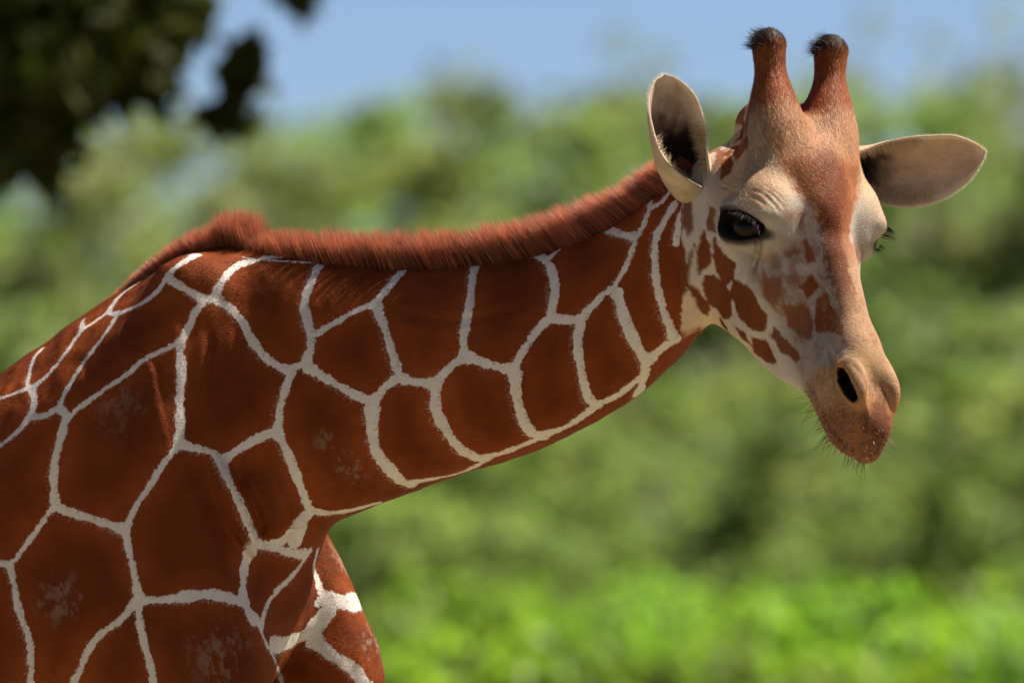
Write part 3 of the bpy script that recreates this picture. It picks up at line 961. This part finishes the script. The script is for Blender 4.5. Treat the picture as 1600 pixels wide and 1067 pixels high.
def flow(p, nr, hw):
    """lie of the coat"""
    u, v = PX(p)
    base = np.stack([np.full(len(p), -0.9), np.full(len(p), 0.25), np.full(len(p), -0.35)], 1)
    k = sstep(u, 520, 300)[:, None]
    base = base * (1 - k) + np.array([-0.55, 0.15, -0.8]) * k
    h = toH(p)
    hd_ = -HN + 0.15 * HD + np.tanh(h[:, 2] / 35)[:, None] * 0.55 * HL
    kh = sstep(h[:, 0], -110, -170)[:, None]
    hd_ = hd_ * (1 - kh) + (-HN + 0.3 * HD) * kh
    base = base * (1 - hw[:, None]) + hd_ * hw[:, None]
    base = base + (np.stack([vnoise(p, 14, 40 + i) for i in range(3)], 1) - 0.5) * 0.9
    base = base - nr * (base * nr).sum(1, keepdims=True)
    return norm(base)

cenT = BV[TRI].mean(1); nrmT = norm(BN[TRI].mean(1))
uT, vT = PX(cenT)
viewT = norm(np.array([0, -D, ZC]) - cenT)
fac = (nrmT * viewT).sum(1)
ok = (fac > -0.45) & (uT > -40) & (vT < 1100)
hT = toH(cenT)
# no hair in the eyes and nostrils
for s in (-1, 1):
    ec = toH((EYE_C(s) + EYE_ON(s) * 0.02)[None])[0]
    ok &= np.linalg.norm(hT - ec, axis=1) > 27
    ok &= np.linalg.norm((hT - np.array([290, 54, s * 43])) * np.array([0.5, 1, 1]), axis=1) > 15
triF = TRI[ok]
headT = BHW[triF].mean(1)
w8 = np.where(headT > 0.5, 2.0, 1.0)
NF = 520000
t_, w_ = bary_sample(triF, NF, w8)
rp, rn, rc, rl, rh = interp(BV, t_, w_), norm(interp(BN, t_, w_)), interp(BC, t_, w_), interp(BL, t_, w_), interp(BHW, t_, w_)
fd = flow(rp, rn, rh)
sdv = norm(np.cross(rn, fd))
fd = norm(fd + sdv * RNG.normal(0, 0.16, (NF, 1)))
hh = toH(rp)
ln = (0.0075 * (1 - rh) + 0.0040 * rh) * RNG.uniform(0.6, 1.3, NF)
ln = np.where((rh > 0.5) & (hh[:, 0] > 230), ln * 0.55, ln)
ln = ln * (1 + 1.2 * rh * sstep(hh[:, 0], 40, -140) * sstep(hh[:, 1], 10, 35))
lift = RNG.uniform(0.04, 0.17, NF) * (1 + 1.0 * rh)
wd = (0.00050 * (1 - rh) + 0.00034 * rh) * RNG.uniform(0.7, 1.3, NF)
a = rp - rn * 0.0006
FV = np.stack([a + sdv * wd[:, None], a - sdv * wd[:, None], a + fd * ln[:, None] + rn * (ln * lift)[:, None]], 1).reshape(-1, 3)
FF = np.arange(NF * 3).reshape(-1, 3)
fm = mesh_np('coat_hair', FV, FF)
br = 1 + RNG.uniform(-1, 1, (NF, 1)) * (0.22 + 0.16 * rh[:, None])
set_color(fm, 'tint', np.repeat(np.clip(rc * br, 0, 1), 3, 0))
set_float(fm, 'line', np.repeat(rl + RNG.normal(0, 0.0016, NF), 3))
fnorm = norm(rn + RNG.normal(0, 0.20, (NF, 3)) + fd * 0.15)
fm.normals_split_custom_set_from_vertices(np.repeat(fnorm, 3, 0).astype(np.float32))
fur = gpart('coat_hair', fm, M_FUR)
fur['kind'] = 'stuff'

# ------------------------------------------------------------------ hair blades
class Hairs:
    """tapered ribbons of hair, gathered into one part"""
    def __init__(self): self.v, self.f, self.c, self.n = [], [], [], 0
    def add(self, pts, wid, c0, c1, side):
        """pts (N, K, 3) curves, wid (N,), colours (N, 3) at root and tip, side (N, 3)"""
        N, K, _ = pts.shape
        t = np.linspace(0, 1, K)
        tap = np.maximum(1 - t ** 1.6, 0.06)
        o = side[:, None, :] * (wid[:, None] * tap)[:, :, None]
        V_ = np.stack([pts - o, pts + o], 2)          # N K 2 3
        self.v.append(V_.reshape(-1, 3))
        cc = c0[:, None, :] * (1 - t)[None, :, None] + c1[:, None, :] * t[None, :, None]
        self.c.append(np.repeat(cc[:, :, None, :], 2, 2).reshape(-1, 3))
        b = self.n + np.arange(N)[:, None] * K * 2
        for k in range(K - 1):
            q = np.stack([b + 2 * k, b + 2 * k + 1, b + 2 * k + 3, b + 2 * k + 2], -1).reshape(-1, 4)
            self.f.append(q)
        self.n += N * K * 2
    def build(self, name, mat):
        m_ = mesh_np(name, np.concatenate(self.v), np.concatenate(self.f))
        set_color(m_, 'tint', np.clip(np.concatenate(self.c), 0, 1))
        return gpart(name, m_, mat)

def curve_hair(root, d0, d1, ln, K=4):
    """hair leaving along d0 and ending along d1"""
    t = np.linspace(0, 1, K)[None, :, None]
    return root[:, None, :] + ln[:, None, None] * (d0[:, None, :] * t + (d1 - d0)[:, None, :] * t * t * 0.5)

# ------------------------------------------------------------------ mane
crest_px = [(150, 483), (185, 458), (225, 432), (270, 409), (320, 396), (360, 393), (395, 398), (440, 404), (500, 407), (575, 410), (650, 411), (720, 408), (790, 400), (850, 388), (905, 370), (950, 350), (990, 328), (1025, 304), (1055, 281), (1090, 255)]
crest_y = [0.125, 0.11, 0.097, 0.08, 0.062, 0.05, 0.03, 0.005, -0.02, -0.045, -0.07, -0.093, -0.12, -0.145, -0.165, -0.185, -0.203, -0.213, -0.225, -0.235]
crest = catmull(np.array([P(u, v, y) for (u, v), y in zip(crest_px, crest_y)]), 300)
hgt = np.interp(np.linspace(0, 1, 301), np.linspace(0, 1, 20), [.000, .004, .013, .026, .042, .054, .060, .050, .052, .055, .056, .057, .058, .059, .058, .056, .053, .050, .047, .04])
uc, vc = PX(crest)
hgt = np.where((uc > 350) & (uc < 402), 0.066, hgt)
hgt = np.where((uc >= 402) & (uc < 440), 0.046, hgt)
NM = 52000
ti = RNG.random(NM) ** 1.0 * 300
i0 = np.minimum(ti.astype(int), 299); fr = (ti - i0)[:, None]
root = crest[i0] * (1 - fr) + crest[i0 + 1] * fr
tg = norm(crest[i0 + 1] - crest[i0])
sidev = norm(np.cross(tg, np.array([0, 0, 1.0])))
upv = norm(np.cross(sidev, tg))
thick = np.interp(uc[i0], [150, 300, 400, 700, 1090], [.012, .018, .022, .024, .024])
off = RNG.uniform(-1, 1, NM)
root = root + sidev * (off * thick)[:, None] - upv * 0.012 - upv * (np.abs(off) * 0.006)[:, None]
lean = np.interp(uc[i0], [150, 330, 400, 404, 1090], [-0.55, -0.12, 0.02, -0.26, -0.30])
clump = fbm(root * np.array([1, 0.4, 0.2]), 120, 50, 2) - 0.5
d0 = norm(upv + tg * (lean + clump * 0.3 + RNG.normal(0, 0.06, NM))[:, None] + sidev * (off * 0.38 + RNG.normal(0, 0.06, NM))[:, None])
d1 = norm(d0 + tg * (-0.12 + clump * 0.3 + RNG.normal(0, 0.1, NM))[:, None] + sidev * (off * 0.10)[:, None] )
ln = (hgt[i0] * 1.0 + 0.016) * RNG.uniform(0.80, 1.08, NM) * (0.9 + 0.2 * fbm(root * np.array([1, 0.3, 0.15]), 330, 55, 2)) * (1 - 0.14 * off ** 2) * (0.97 + 0.14 * clump)
pts = curve_hair(root, d0, d1, ln, 4)
rs = RNG.normal(size=(NM, 3)); sd_ = norm(np.cross(d0, rs))
lock = fbm(root * np.array([1, 0.35, 0.12]), 420, 57, 2)[:, None]
b = RNG.uniform(0.6, 1.25, (NM, 1)) * (0.85 + 0.7 * clump[:, None]) * (0.35 + 1.3 * lock)
c0 = srgb(124, 54, 28)[None] * b
c1 = srgb(208, 128, 94)[None] * b * 1.05  # tips coloured brighter to paint in the sunlit rim of the mane
hs_ = Hairs(); hs_.add(pts, np.full(NM, 0.00045), c0, c1, sd_)
mane = hs_.build('mane', M_HAIR)
mane['label'] = 'short upright reddish mane along the neck and withers'

# ------------------------------------------------------------------ ears
def resample1(x, m): return np.interp(np.linspace(0, 1, m), np.linspace(0, 1, len(x)), x)
def make_ear(ctr, half, curl, opening, dark):
    """cupped ear: centre line points, half widths (m), curl angles, direction the cup opens to"""
    m, k = 44, 33
    C = catmull(np.array(ctr), m - 1)
    W = np.interp(np.linspace(0, 1, m), np.linspace(0, 1, len(half)), half)
    W = np.array([catmull(np.array(half)[:, None], m - 1)[:, 0]])[0]
    sl = np.linspace(0, 1, m)
    W = W * np.sqrt(np.clip(1 - np.clip((sl - 0.80) / 0.20, 0, 1) ** 2.2, 0, 1))
    W = np.maximum(W, 0.0004)
    A = catmull(np.array(curl)[:, None], m - 1)[:, 0]
    T = norm(np.gradient(C, axis=0))
    O = norm(np.asarray(opening, float))
    rows_in, rows_out = [], []
    ts = np.linspace(-1, 1, k)
    for i in range(m):
        o = norm(O - T[i] * (O @ T[i]))
        bb = np.cross(T[i], o)
        al = A[i]
        R = W[i] / math.sin(min(al, math.pi / 2))
        psi = al * ts
        th_ = np.minimum(0.0045 * (1 - 0.5 * np.abs(ts) ** 4), W[i] * 0.5) + 0.0008
        for rows, rr in ((rows_in, R - th_ * 0.5), (rows_out, R + th_ * 0.5)):
            rows.append(C[i] + bb[None] * (rr * np.sin(psi))[:, None] + o[None] * (-rr * np.cos(psi) + R * math.cos(al))[:, None])
    Vi, Vo = np.array(rows_in), np.array(rows_out)
    v = np.concatenate([Vi.reshape(-1, 3), Vo.reshape(-1, 3)])
    f = []
    n1 = m * k
    for i in range(m - 1):
        for j in range(k - 1):
            a_ = i * k + j
            f.append((a_, a_ + 1, a_ + k + 1, a_ + k))
            f.append((n1 + a_, n1 + a_ + k, n1 + a_ + k + 1, n1 + a_ + 1))
        for j in (0, k - 1):
            a_ = i * k + j
            q = (a_, a_ + k, n1 + a_ + k, n1 + a_)
            f.append(q if j == 0 else q[::-1])
    for j in range(k - 1):
        a_ = (m - 1) * k + j
        f.append((a_, a_ + 1, n1 + a_ + 1, n1 + a_))
    s = np.repeat(np.linspace(0, 1, m), k); t = np.tile(ts, m)
    nz = fbm(v[:n1], 70, 61); nf = fbm(v[:n1], 320, 62)
    cin = np.tile(srgb(188, 162, 140), (n1, 1)) * (0.8 + 0.4 * nz[:, None])
    dk = sstep(s + (nz - 0.5) * 0.2, dark[0], dark[1]) * sstep(np.abs(t + 0.05), 0.85, 0.5)
    cin += (srgb(34, 24, 20) - cin) * dk[:, None]
    rim = np.maximum(sstep(np.abs(t) + (nf - 0.5) * 0.12, 0.74, 0.93), sstep(s, 0.92, 1.0))
    vein = sstep(np.abs(np.sin(t * 7 + s * 3 + nz * 2.5)), 0.16, 0.03) * sstep(s, 0.3, 0.5) * sstep(s, 0.95, 0.8)
    cin *= (1 - 0.22 * vein)[:, None]
    cin += (srgb(216, 198, 172) - cin) * rim[:, None]
    cout = np.tile(srgb(200, 178, 148), (n1, 1)) * (0.62 + 0.7 * nz[:, None])
    mm = mesh_np('ear', v, np.array(f))
    set_color(mm, 'tint', np.concatenate([cin, cout]))
    set_float(mm, 'line', np.full(2 * n1, 0.1))
    # fringe and inner hair
    hr = Hairs()
    def from_rows(Vr, ii, jj, dirv, ln, wid, c0, c1):
        fr_ = RNG.random((len(ii), 1))
        i1 = np.minimum(ii + 1, m - 1)
        hr.add(curve_hair(Vr[ii, jj] * (1 - fr_) + Vr[i1, jj] * fr_, dirv[0], dirv[1], ln, 4), wid, c0, c1, norm(np.cross(dirv[0], RNG.normal(size=dirv[0].shape))))
    n_ = 2600
    ii = RNG.integers(4, m - 1, n_); jj = np.where(RNG.random(n_) < 0.5, 0, k - 1)
    end = RNG.random(n_) < 0.15
    ii = np.where(end, m - 2, ii); jj = np.where(end, RNG.integers(0, k, n_), jj)
    outv = norm(Vo[ii, jj] - C[ii] + T[ii] * 0.01)
    dd_ = norm(outv * 0.6 + T[ii] * 0.8 + RNG.normal(0, 0.2, (n_, 3)))
    from_rows(Vi * 0.5 + Vo * 0.5, ii, jj, (dd_, dd_), RNG.uniform(0.002, 0.0065, n_), np.full(n_, 0.00016), np.tile(srgb(222, 206, 182), (n_, 1)), np.tile(srgb(232, 220, 200), (n_, 1)))
    # long hairs crossing the cup from the upper rim
    n_ = 800
    for side_j in (0, k - 1):
        ii = (RNG.uniform(0.12, 0.62, n_) * m).astype(int)
        jj = np.where(side_j == 0, RNG.integers(0, 5, n_), RNG.integers(k - 5, k, n_))
        q = Vi[ii, jj]
        mid = Vi[ii, k // 2]
        o = norm(O - T[ii] * (T[ii] @ O)[:, None])
        dA = norm((mid - q) * 0.7 + o * 0.030 + RNG.normal(0, 0.010, (n_, 3)))
        dB = norm((mid - q) + T[ii] * 0.02 + RNG.normal(0, 0.012, (n_, 3)))
        from_rows(Vi, ii, jj, (dA, dB), RNG.uniform(0.008, 0.024, n_), np.full(n_, 0.0003), np.tile(srgb(205, 186, 158), (n_, 1)), np.tile(srgb(190, 165, 130), (n_, 1)))
    return mm, hr

y0 = -0.325
ear_specs = [
    # near ear, upright, cup turned to the right
    ([P(1150, 320, y0 + .085), P(1112, 295, y0 + .035), P(1084, 255, y0 + .005), P(1066, 215, y0 - .005), P(1052, 165, y0), P(1037, 117, y0 + .01)],
     [.026, .035, .040, .045, .044, .032], [3.1, 3.05, 2.35, 1.7, 1.3, 0.95], (0.50, -0.86, -0.05), (0.95, 0.62), 'upright ear with dark cupped inside'),
    # far ear, spread sideways
    ([P(1296, 258, -0.185), P(1345, 268, -0.20), P(1390, 272, -0.21), P(1440, 267, -0.215), P(1492, 252, -0.215), P(1539, 237, -0.21)],
     [.022, .034, .052, .0565, .044, .021], [2.6, 2.0, 1.4, 1.0, 0.85, 0.7], (0.10, -0.93, -0.34), (0.50, 0.18), 'wide ear spread sideways with pale rim'),
]
for ctr, half, curl, opn, dark, lab in ear_specs:
    mm, hr = make_ear(ctr, half, curl, opn, dark)
    eo = gpart('ear', mm, M_COAT); eo['label'] = lab
    m_ = mesh_np('ear_hair', np.concatenate(hr.v), np.concatenate(hr.f))
    set_color(m_, 'tint', np.clip(np.concatenate(hr.c), 0, 1))
    eh = link('ear_hair', m_, eo, M_HAIR); eh['kind'] = 'stuff'

# ------------------------------------------------------------------ eyes
def eye_material():
    m = bpy.data.materials.new('eye_wet')
    t = NT(m)
    out = t.n('ShaderNodeOutputMaterial')
    b = t.n('ShaderNodeBsdfPrincipled')
    c = t.n('ShaderNodeAttribute', attribute_name='tint').outputs[0]
    t.l(c, b.inputs['Base Color'])
    b.inputs['Roughness'].default_value = 0.03
    b.inputs['Specular IOR Level'].default_value = 0.13
    t.l(b.outputs[0], out.inputs[0])
    return m
M_EYE = eye_material()
for s in (-1, 1):
    e1, e2, on, ec = EYE_E1, EYE_E2, EYE_ON(s), EYE_C(s)
    look = norm(on + 0.2 * e1)
    a1 = norm(e1 - look * (e1 @ look)); a2 = np.cross(look, a1)
    nu, nw = 40, 28
    v, f, c = [], [], []
    for i in range(nw + 1):
        th = math.pi * i / nw
        for j in range(nu):
            ph = 2 * math.pi * j / nu
            r = 0.0325 * (1 + 0.05 * math.exp(-(th / 0.5) ** 2))
            v.append(ec + on * 0.003 + r * (math.cos(th) * look + math.sin(th) * (math.cos(ph) * a1 + math.sin(ph) * a2)))
            # wide horizontal pupil in a dark brown iris
            x, y = math.sin(th) * math.cos(ph), math.sin(th) * math.sin(ph)
            q = math.hypot(x / 0.42, y / 0.24)
            iris = math.hypot(x, y)
            col = np.array([0.004, 0.003, 0.003]) if q < 1 else (np.array([0.022, 0.010, 0.005]) * (0.7 + 0.6 * random.random()) if iris < 0.68 else np.array([0.02, 0.012, 0.01]))
            c.append(col)
    for i in range(nw):
        for j in range(nu):
            a_, b_ = i * nu + j, i * nu + (j + 1) % nu
            f.append((a_, a_ + nu, b_ + nu, b_))
    em = mesh_np('eye', np.array(v), np.array(f)); set_color(em, 'tint', np.array(c))
    eo = gpart('eye', em, M_EYE)
    # lashes along the upper lid, shorter below
    hr = Hairs()
    for n_, up, l0, l1 in ((230, 1, .020, .034), (90, -1, .007, .014)):
        t = RNG.uniform(-1, 1, n_)
        x = 0.035 * t
        yy = 0.0185 * np.sqrt(np.maximum(0, 1 - t ** 2)) * up
        rt_ = ec + on * (0.032 * np.cos(t * 0.8))[:, None] + e1 * x[:, None] + e2 * (yy + 0.001 * up)[:, None]
        dA = norm(on[None] * 0.9 + e2[None] * (-0.10 if up > 0 else -0.5) + e1[None] * (t * 0.55)[:, None] + RNG.normal(0, 0.07, (n_, 3)))
        dB = norm(dA + e2[None] * (-0.55 if up > 0 else -0.3) + np.array([0, 0, -0.35]))
        hr.add(curve_hair(rt_, dA, dB, RNG.uniform(l0, l1, n_), 5), np.full(n_, 0.00045), np.tile(DARK * 0.6, (n_, 1)), np.tile(DARK, (n_, 1)), norm(np.cross(dA, RNG.normal(size=(n_, 3)))))
    lo_ = hr.build('eyelashes', M_WHISK); lo_['kind'] = 'stuff'

# ------------------------------------------------------------------ horn tufts
for s in (-1, 1):
    tip = H(-266, 89, s * 62)
    axis = norm(H(-266, 89, s * 62) - H(-225, 74, s * 59))
    n_ = 1500
    dv = norm(RNG.normal(size=(n_, 3)))
    dv = np.where(((dv @ axis) < 0.0)[:, None], -dv, dv)
    rt_ = tip - axis * 0.004 + dv * 0.0235
    lean = np.array([-0.75, 0.1, 0.15])
    k = (dv @ axis)
    dA = norm(dv * 0.7 + axis * 0.25 + lean * 0.55 + RNG.normal(0, 0.25, (n_, 3)))
    dB = norm(dA + lean * 0.8 + np.array([0, 0, -0.45]) + RNG.normal(0, 0.25, (n_, 3)))
    ln = RNG.uniform(0.004, 0.015, n_) * np.where(dv[:, 0] < -0.1, 1.7, 0.75)
    cc = np.tile(srgb(34, 24, 22), (n_, 1)) * RNG.uniform(0.5, 1.8, (n_, 1))
    hr = Hairs(); hr.add(curve_hair(rt_, dA, dB, ln, 4), np.full(n_, 0.00030), cc, cc, norm(np.cross(dA, RNG.normal(size=(n_, 3)))))
    hr.build('horn_tuft', M_WHISK)['kind'] = 'stuff'

# ------------------------------------------------------------------ whiskers
hr = Hairs()
mz = np.where((toH(BV)[:, 0] > 255) & (BHW > 0.9))[0]
hz = toH(BV[mz])
lowlip = mz[(hz[:, 1] < -14 + (hz[:, 0] - 255) * 0.14) & (hz[:, 0] > 265)]
front = mz[(hz[:, 0] > 335)]
for pool, n_, l0, l1, dark in ((lowlip, 150, .018, .042, True), (front, 110, .006, .024, False)):
    pk = RNG.choice(pool, n_)
    rt_ = BV[pk]; nn = BN[pk]
    dA = norm(nn + RNG.normal(0, 0.22, (n_, 3)) + HN * 0.15)
    dB = norm(dA + HN * 0.3 - HD * 0.1 + RNG.normal(0, 0.12, (n_, 3)))
    c = (srgb(40, 34, 28) if dark else srgb(190, 170, 150))
    cc = np.tile(c, (n_, 1)) * RNG.uniform(0.6, 1.3, (n_, 1))
    hr.add(curve_hair(rt_, dA, dB, RNG.uniform(l0, l1, n_), 5), np.full(n_, 0.00032), cc, cc, norm(np.cross(dA, np.array([0, 1, 0]) + RNG.normal(0, 0.2, (n_, 3)))))
hr.build('whiskers', M_WHISK)['kind'] = 'stuff'

# ------------------------------------------------------------------ vegetation
def tube_mesh(paths, sides=7):
    """tapered limbs: list of (points, radii)"""
    v, f = [], []
    for pts, rad in paths:
        pts = np.array(pts, float)
        T = norm(np.gradient(pts, axis=0))
        b0 = len(v)
        for q, t, r in zip(pts, T, rad):
            a = norm(np.cross(t, (0.3, 0.9, 0.1))); b = np.cross(t, a)
            for j in range(sides):
                an = 2 * math.pi * j / sides
                v.append(q + r * (math.cos(an) * a + math.sin(an) * b))
        for i in range(len(pts) - 1):
            for j in range(sides):
                a_, c_ = b0 + i * sides + j, b0 + i * sides + (j + 1) % sides
                f.append((a_, c_, c_ + sides, a_ + sides))
    return np.array(v), np.array(f)

def leaf_cloud(name, clumps, per, size, rng):
    """clumps (N, 4) centre+radius; per leaves in each; small folded leaf faces"""
    C = np.repeat(clumps, per, 0)
    n = len(C)
    d = norm(rng.normal(size=(n, 3))) * (rng.random((n, 1)) ** 0.45)
    p = C[:, :3] + d * C[:, 3:4] * np.array([1, 1, 0.8])
    a = norm(rng.normal(size=(n, 3)) + np.array([0, 0, -0.2])); b = norm(np.cross(a, rng.normal(size=(n, 3)) * 0.6 + np.array([0.15, -0.45, 0.9])))
    s = size * rng.uniform(0.6, 1.4, (n, 1))
    v = np.stack([p - a * s, p + b * s * 0.42, p + a * s, p - b * s * 0.42], 1).reshape(-1, 3)
    m_ = mesh_np(name, v, np.arange(n * 4).reshape(-1, 4))
    cl = np.repeat(rng.random(len(clumps)), per)
    sh = np.clip(0.55 * cl + 0.45 * rng.random(n), 0, 1)
    set_float(m_, 'shade', np.repeat(sh, 4))
    return m_

def shrub_meshes(seed, wid, hgt, n_cl, per, size, leafmat, gappy=0.0):
    rng = np.random.default_rng(seed)
    cl = []
    while len(cl) < n_cl:
        x, y, z = rng.uniform(-1, 1), rng.uniform(-1, 1), rng.uniform(0.03, 1)
        prof = math.sqrt(max(0, 1 - ((z - 0.35) / 0.7) ** 2))
        lump = 0.72 + 0.28 * math.sin(3 * math.atan2(y, x) + seed) + 0.2 * math.sin(7 * z + seed)
        if math.hypot(x, y) > prof * lump: continue
        if math.hypot(x, y) < prof * lump * 0.45 and rng.random() < 0.6: continue
        if rng.random() < gappy * (z): continue
        cl.append((x * wid, y * wid, z * hgt, rng.uniform(0.13, 0.30) * wid * 0.55))
    crown = leaf_cloud('crown', np.array(cl), per, size, rng); crown.materials.append(leafmat)
    paths = []
    for k in range(6):
        t = cl[rng.integers(len(cl))]
        p0 = np.array([rng.uniform(-.12, .12), rng.uniform(-.12, .12), -0.05]); p3 = np.array(t[:3])
        p1 = p0 * 0.6 + p3 * 0.25 + np.array([0, 0, hgt * 0.18]); p2 = p0 * 0.25 + p3 * 0.65 + np.array([0, 0, hgt * 0.1])
        paths.append(([p0, p1, p2, p3], [0.045, 0.035, 0.022, 0.008]))
    v, f = tube_mesh(paths)
    st = mesh_np('stem', v, f); st.materials.append(M_BARK)
    return crown, st

G_A = leaf_material('bush_leaf', (0.16, 0.225, 0.085), (0.31, 0.39, 0.165), 0.55)
G_B = leaf_material('grey_leaf', (0.18, 0.20, 0.095), (0.35, 0.36, 0.18), 0.55)
G_C = leaf_material('bright_leaf', (0.14, 0.26, 0.03), (0.28, 0.42, 0.07), 0.58)
G_D = leaf_material('shaded_leaf', (0.014, 0.022, 0.006), (0.050, 0.062, 0.010), 0.22, 0.03)  # leaf colour darkened to carry the shade under the crown

def place(name, meshes, X, Y, sc, rot, label, cat, group):
    o = empty(name, (X, Y, 0)); o.scale = sc; o.rotation_euler[2] = rot
    tag(o, label, cat, group)
    link('crown', meshes[0], o); link('stem', meshes[1], o)
    return o

bush_t = [shrub_meshes(11 + i, 1.5, 2.6, 150, 60, 0.05, (G_A, G_A, G_B)[i]) for i in range(3)]
low_t = [shrub_meshes(31 + i, 1.0, 1.0, 110, 55, 0.04, G_C) for i in range(2)]
airy_t = [shrub_meshes(51 + i, 1.5, 4.4, 120, 44, 0.05, G_B, 0.7) for i in range(2)]
rb = random.Random(3)
# thicket: rows of shrubs behind the giraffe; px column and top row of each
tops = [(-60,168,28),(110,183,30),(250,193,27),(330,168,30),(420,168,33),(520,158,29),(610,143,31),(700,163,28),(790,150,33),(880,128,30),(980,138,28),(1080,128,31),
        (1180,148,29),(1290,138,33),(1390,168,29),(1480,163,31),(1580,153,28),(1680,158,31)]
tops += [(u, 150 + 35 * math.sin(u * 0.013), 27 + (u // 90) % 6) for u in list(range(-1500, -100, 105)) + list(range(1790, 3100, 105))]
for i, (u, v, y) in enumerate(tops):
    top = P(u, v, y)
    sc = top[2] / 2.6
    w = sc * rb.uniform(0.85, 1.1)
    place('shrub', bush_t[i % 3], top[0], y, (w, w, sc), rb.uniform(0, 6.28), ('tall mid green shrub in the blurred thicket, its top against the sky', 'tall mid green shrub in the blurred thicket, its top against the sky', 'tall greyish green shrub in the blurred thicket, its top against the sky')[i % 3], 'shrub', ('tall mid green shrubs', 'tall mid green shrubs', 'tall greyish shrubs')[i % 3])
mids = [(40,520,21),(190,470,23),(360,430,22),(520,480,20),(680,520,22),(800,470,24),(930,620,20),(1040,560,23),(1180,600,21),(1330,480,24),(1450,560,21),(1570,470,23),(1660,560,21)]
mids += [(u, 500 + 60 * math.sin(u * 0.017), 20 + (u // 100) % 4) for u in list(range(-1500, -60, 170)) + list(range(1800, 3100, 170))]
for i, (u, v, y) in enumerate(mids):
    top = P(u, v, y)
    sc = top[2] / 2.6
    w = sc * rb.uniform(0.95, 1.25)
    place('shrub', bush_t[(i + 1) % 3], top[0], y, (w, w, sc), rb.uniform(0, 6.28), ('lower mid green shrub standing in front of the tall thicket', 'lower greyish green shrub standing in front of the tall thicket', 'lower mid green shrub standing in front of the tall thicket')[i % 3], 'shrub', ('lower mid green shrubs', 'lower greyish shrubs', 'lower mid green shrubs')[i % 3])
lows = [(520,960,14),(640,930,16),(760,985,13.5),(870,940,16),(980,960,14),(1090,930,16),(1200,975,13.5),(1310,930,15.5),(1420,960,14),(1530,930,16),(1640,960,14)]
for i, (u, v, y) in enumerate(lows):
    top = P(u, v, y)
    sc = top[2] / 1.0
    w = max(0.75, sc * 1.1)
    place('low_bush', low_t[i % 2], top[0], y, (w, w, sc), rb.uniform(0, 6.28), 'bright sunlit low bush at the foot of the thicket', 'bush', 'bright low bushes')
for i, (u, v, y) in enumerate([(925,60,36),(1110,95,38),(1420,30,36),(1530,60,40),(1610,20,37)]):
    top = P(u, v, y)
    sc = top[2] / 4.4
    place('airy_tree', airy_t[i % 2], top[0], y, (sc * 0.8, sc * 0.8, sc), rb.uniform(0, 6.28), 'thin airy tree rising above the thicket against the sky', 'tree', 'airy trees above the thicket')

# dark tree whose low boughs hang in from the left
rng = np.random.default_rng(77)
ty = 9.0
cl = []
def bough(u, v, r, n, y=ty, spread=1.0):
    for _ in range(n):
        q = P(u, v, y) + rng.normal(0, 1, 3) * np.array([0.115, 0.4, 0.10]) * r * spread
        cl.append((*q, rng.uniform(0.10, 0.17) * (0.45 + 0.55 * r)))
for (u, v, r, n) in ((-30, 20, 1.0, 60), (50, 0, .9, 52), (110, 10, .6, 30), (-20, 110, .9, 40), (90, 85, .6, 22), (-10, 185, .6, 18), (30, 205, .45, 12), (66, 240, .2, 6), (135, 105, .35, 12), (170, 45, .3, 12), (185, 5, .3, 10), (50, 145, .5, 10)):
    bough(u, v, r, n)
# loose sprigs at its edge
for (u, v, n) in ((394, 104, 1), (380, 140, 1), (360, 178, 1), (466, -8, 1), (250, 95, 2), (235, 160, 1), (262, 40, 2), (280, 5, 2)):
    for _ in range(n):
        q = P(u, v, ty) + rng.normal(0, 1, 3) * np.array([0.018, 0.08, 0.020])
        cl.append((*q, rng.uniform(0.05, 0.085)))
# the rest of the crown above and to the left of the frame
for _ in range(760):
    q = np.array([-2.7, ty, 5.1]) + norm(rng.normal(size=3)) * rng.random() ** 0.4 * np.array([2.4, 2.4, 1.9])
    r = rng.uniform(0.2, 0.4)
    if q[2] - r < 2.85 and q[0] + r > -1.45: continue
    cl.append((*q, r))
t0 = np.array([-3.6, ty, 0.0])
dt = empty('shade_tree', t0)
tag(dt, 'dark shaded tree with low hanging boughs against the sky', 'tree')
cl = np.array(cl); cl[:, :3] -= t0
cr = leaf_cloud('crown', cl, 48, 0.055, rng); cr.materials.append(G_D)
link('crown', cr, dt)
paths = [([np.array([0, 0, -.1]), np.array([.05, 0, 1.2]), np.array([.2, .1, 2.4]), np.array([.5, 0, 3.6]), np.array([.9, 0, 5.2])], [.24, .19, .16, .12, .04])]
for tx, tz in ((1.9, 3.0), (2.4, 2.6), (1.4, 4.2), (-1.2, 4.4), (0.4, 5.8), (2.6, 3.6)):
    paths.append(([np.array([.25, .05, 2.5]), np.array([.25 + (tx - .25) * .4, .2, 2.5 + (tz - 2.5) * .55 + .35]), np.array([tx, 0, tz])], [.09, .055, .012]))
v, f = tube_mesh(paths, 9)
link('trunk', mesh_np('trunk', v, f), dt, M_BARK)
